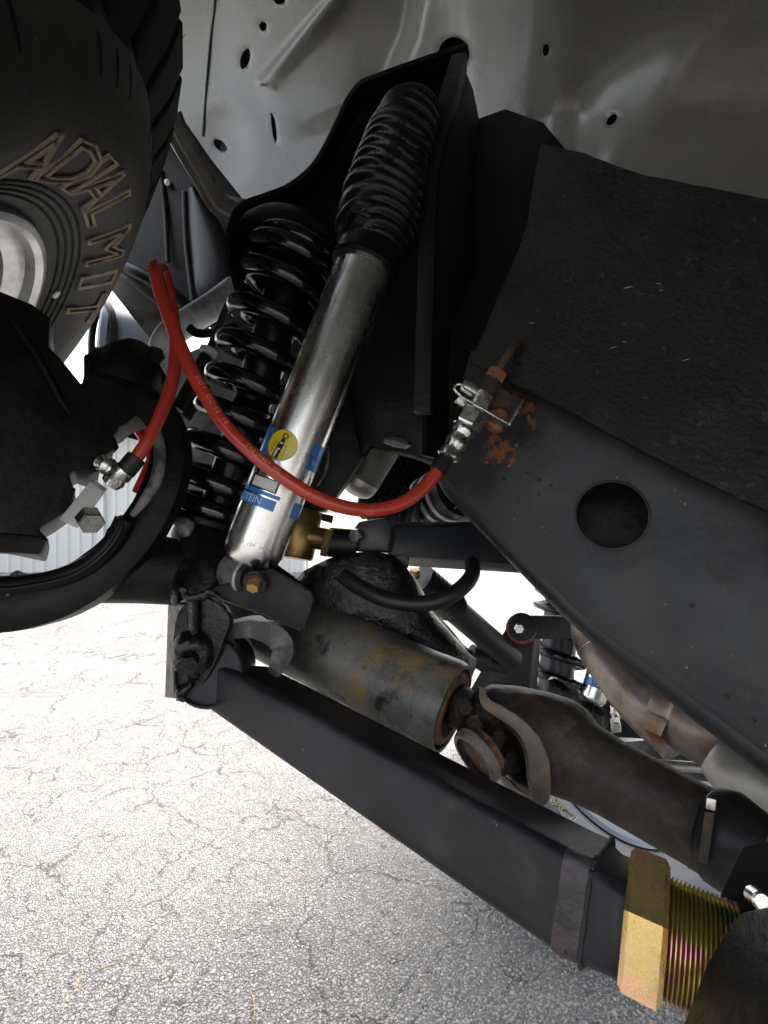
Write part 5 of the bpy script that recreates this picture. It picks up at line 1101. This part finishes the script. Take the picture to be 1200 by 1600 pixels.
obj('ear', lathe(P(973, 1116, 1.12), P(975, 1116, 1.18), [(0, .006), (0, .011), (1, .011)], 16), M['grey_steel'], f4)
f5 = thing('cross_member', 'dark mud splashed steel cross member behind the drive shaft', 'cross member', P(1020, 1170, .8))
obj('beam', bevel(hull([P(x, y, d) for x, y, d in ((925, 1162, .82), (1030, 1155, .80), (1110, 1190, .78), (1110, 1222, .78), (925, 1200, .82), (925, 1150, .90), (1110, 1172, .88), (1110, 1222, .88), (925, 1200, .9))]), .003), mat('mud_splashed_paint', (.035, .037, .042), .35, layers=[((.09, .09, .095), 60, .5, .64, 6, 'n'), ((.01, .01, .01), 40, .55, .65, 5, 'n')], bumps=[(120, .001, 5, 'n')]), f5)
obj('lower_edge', rod(P(1020, 1194, .765), P(1130, 1202, .755), .008, 14), M['grey_steel'], f5)
# undercoated casting edge seen over the drive shaft
obj('far_axle_lump', smoothed(hull([P(x, y, d) for x, y, d in ((840, 1050, .60), (885, 1062, .60), (935, 1098, .60), (962, 1130, .60), (955, 1160, .60), (880, 1140, .60), (830, 1090, .60), (860, 1045, .66), (955, 1112, .66), (945, 1165, .66), (845, 1100, .66))]), 2, .004, 50), M['under'], cat='axle bracket', label='lumpy undercoated black bracket behind the drive shaft yoke')

# far front tyre, its face turned our way
FC2, G1, G2, G3 = basis_from_image(960, 1222, 1.28, (.75, .66), .62)
fe = (G1, G2, G3)
ft = thing('far_wheel_assembly', 'pale dusty tyre with blocky tread beyond the drive shaft', 'wheel', FC2)
SC = .80
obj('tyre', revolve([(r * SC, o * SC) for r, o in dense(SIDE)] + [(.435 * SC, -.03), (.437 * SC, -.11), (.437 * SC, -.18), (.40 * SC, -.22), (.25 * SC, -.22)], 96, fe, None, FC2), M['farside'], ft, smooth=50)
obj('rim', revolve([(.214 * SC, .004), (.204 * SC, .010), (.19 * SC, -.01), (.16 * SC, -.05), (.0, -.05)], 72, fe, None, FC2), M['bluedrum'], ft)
def flug():
    bm = bmesh.new(); a = .045; q = [(.395, .012, .7), (.418, .004, .9), (.440, -.014, 1), (.456, -.03, 1), (.456, -.09, .9), (.42, -.09, .9), (.40, -.02, .8)]
    L = [bm.verts.new(wp(r * SC, -a * w_, o * SC, FC2, fe) - FC2) for r, o, w_ in q]; Rr = [bm.verts.new(wp(r * SC, a * w_, o * SC, FC2, fe) - FC2) for r, o, w_ in q]
    bm.faces.new(L); bm.faces.new(Rr[::-1])
    for i in range(len(q)): bm.faces.new((L[i], L[(i + 1) % len(q)], Rr[(i + 1) % len(q)], Rr[i]))
    bevel(bm, .003); bmesh.ops.recalc_face_normals(bm, faces=bm.faces); me = bpy.data.meshes.new('tread_lug'); bm.to_mesh(me); bm.free(); me.materials.append(M['tyre']); return me
fm = flug()
def fpick(px, py):
    o0 = Vector((0, 0, H)); dv = (P(px, py, 1) - o0).normalized(); t = (FC2 + G3 * .03 - o0).dot(G3) / dv.dot(G3); q_ = o0 + dv * t - FC2
    return math.degrees(math.atan2(q_.dot(G2), q_.dot(G1)))
for ch, dg in (('A', fpick(845, 1262)), ('D', fpick(868, 1285)), ('Z', fpick(1095, 1208)), ('R', fpick(1070, 1190))):
    vs, fs = text2d(ch, bevel_depth=.03, fill=False, res=2)
    obj('letter', mapped(vs, fs, lambda v: wp((.30 + v.y * .05) * SC, math.radians(dg) - v.x * .05 / .30 * 1.1, side_off(.30 + v.y * .05) * SC + .003 + v.z * .04, FC2, fe)), M['letter'], ft, smooth=0)
for k in range(30):
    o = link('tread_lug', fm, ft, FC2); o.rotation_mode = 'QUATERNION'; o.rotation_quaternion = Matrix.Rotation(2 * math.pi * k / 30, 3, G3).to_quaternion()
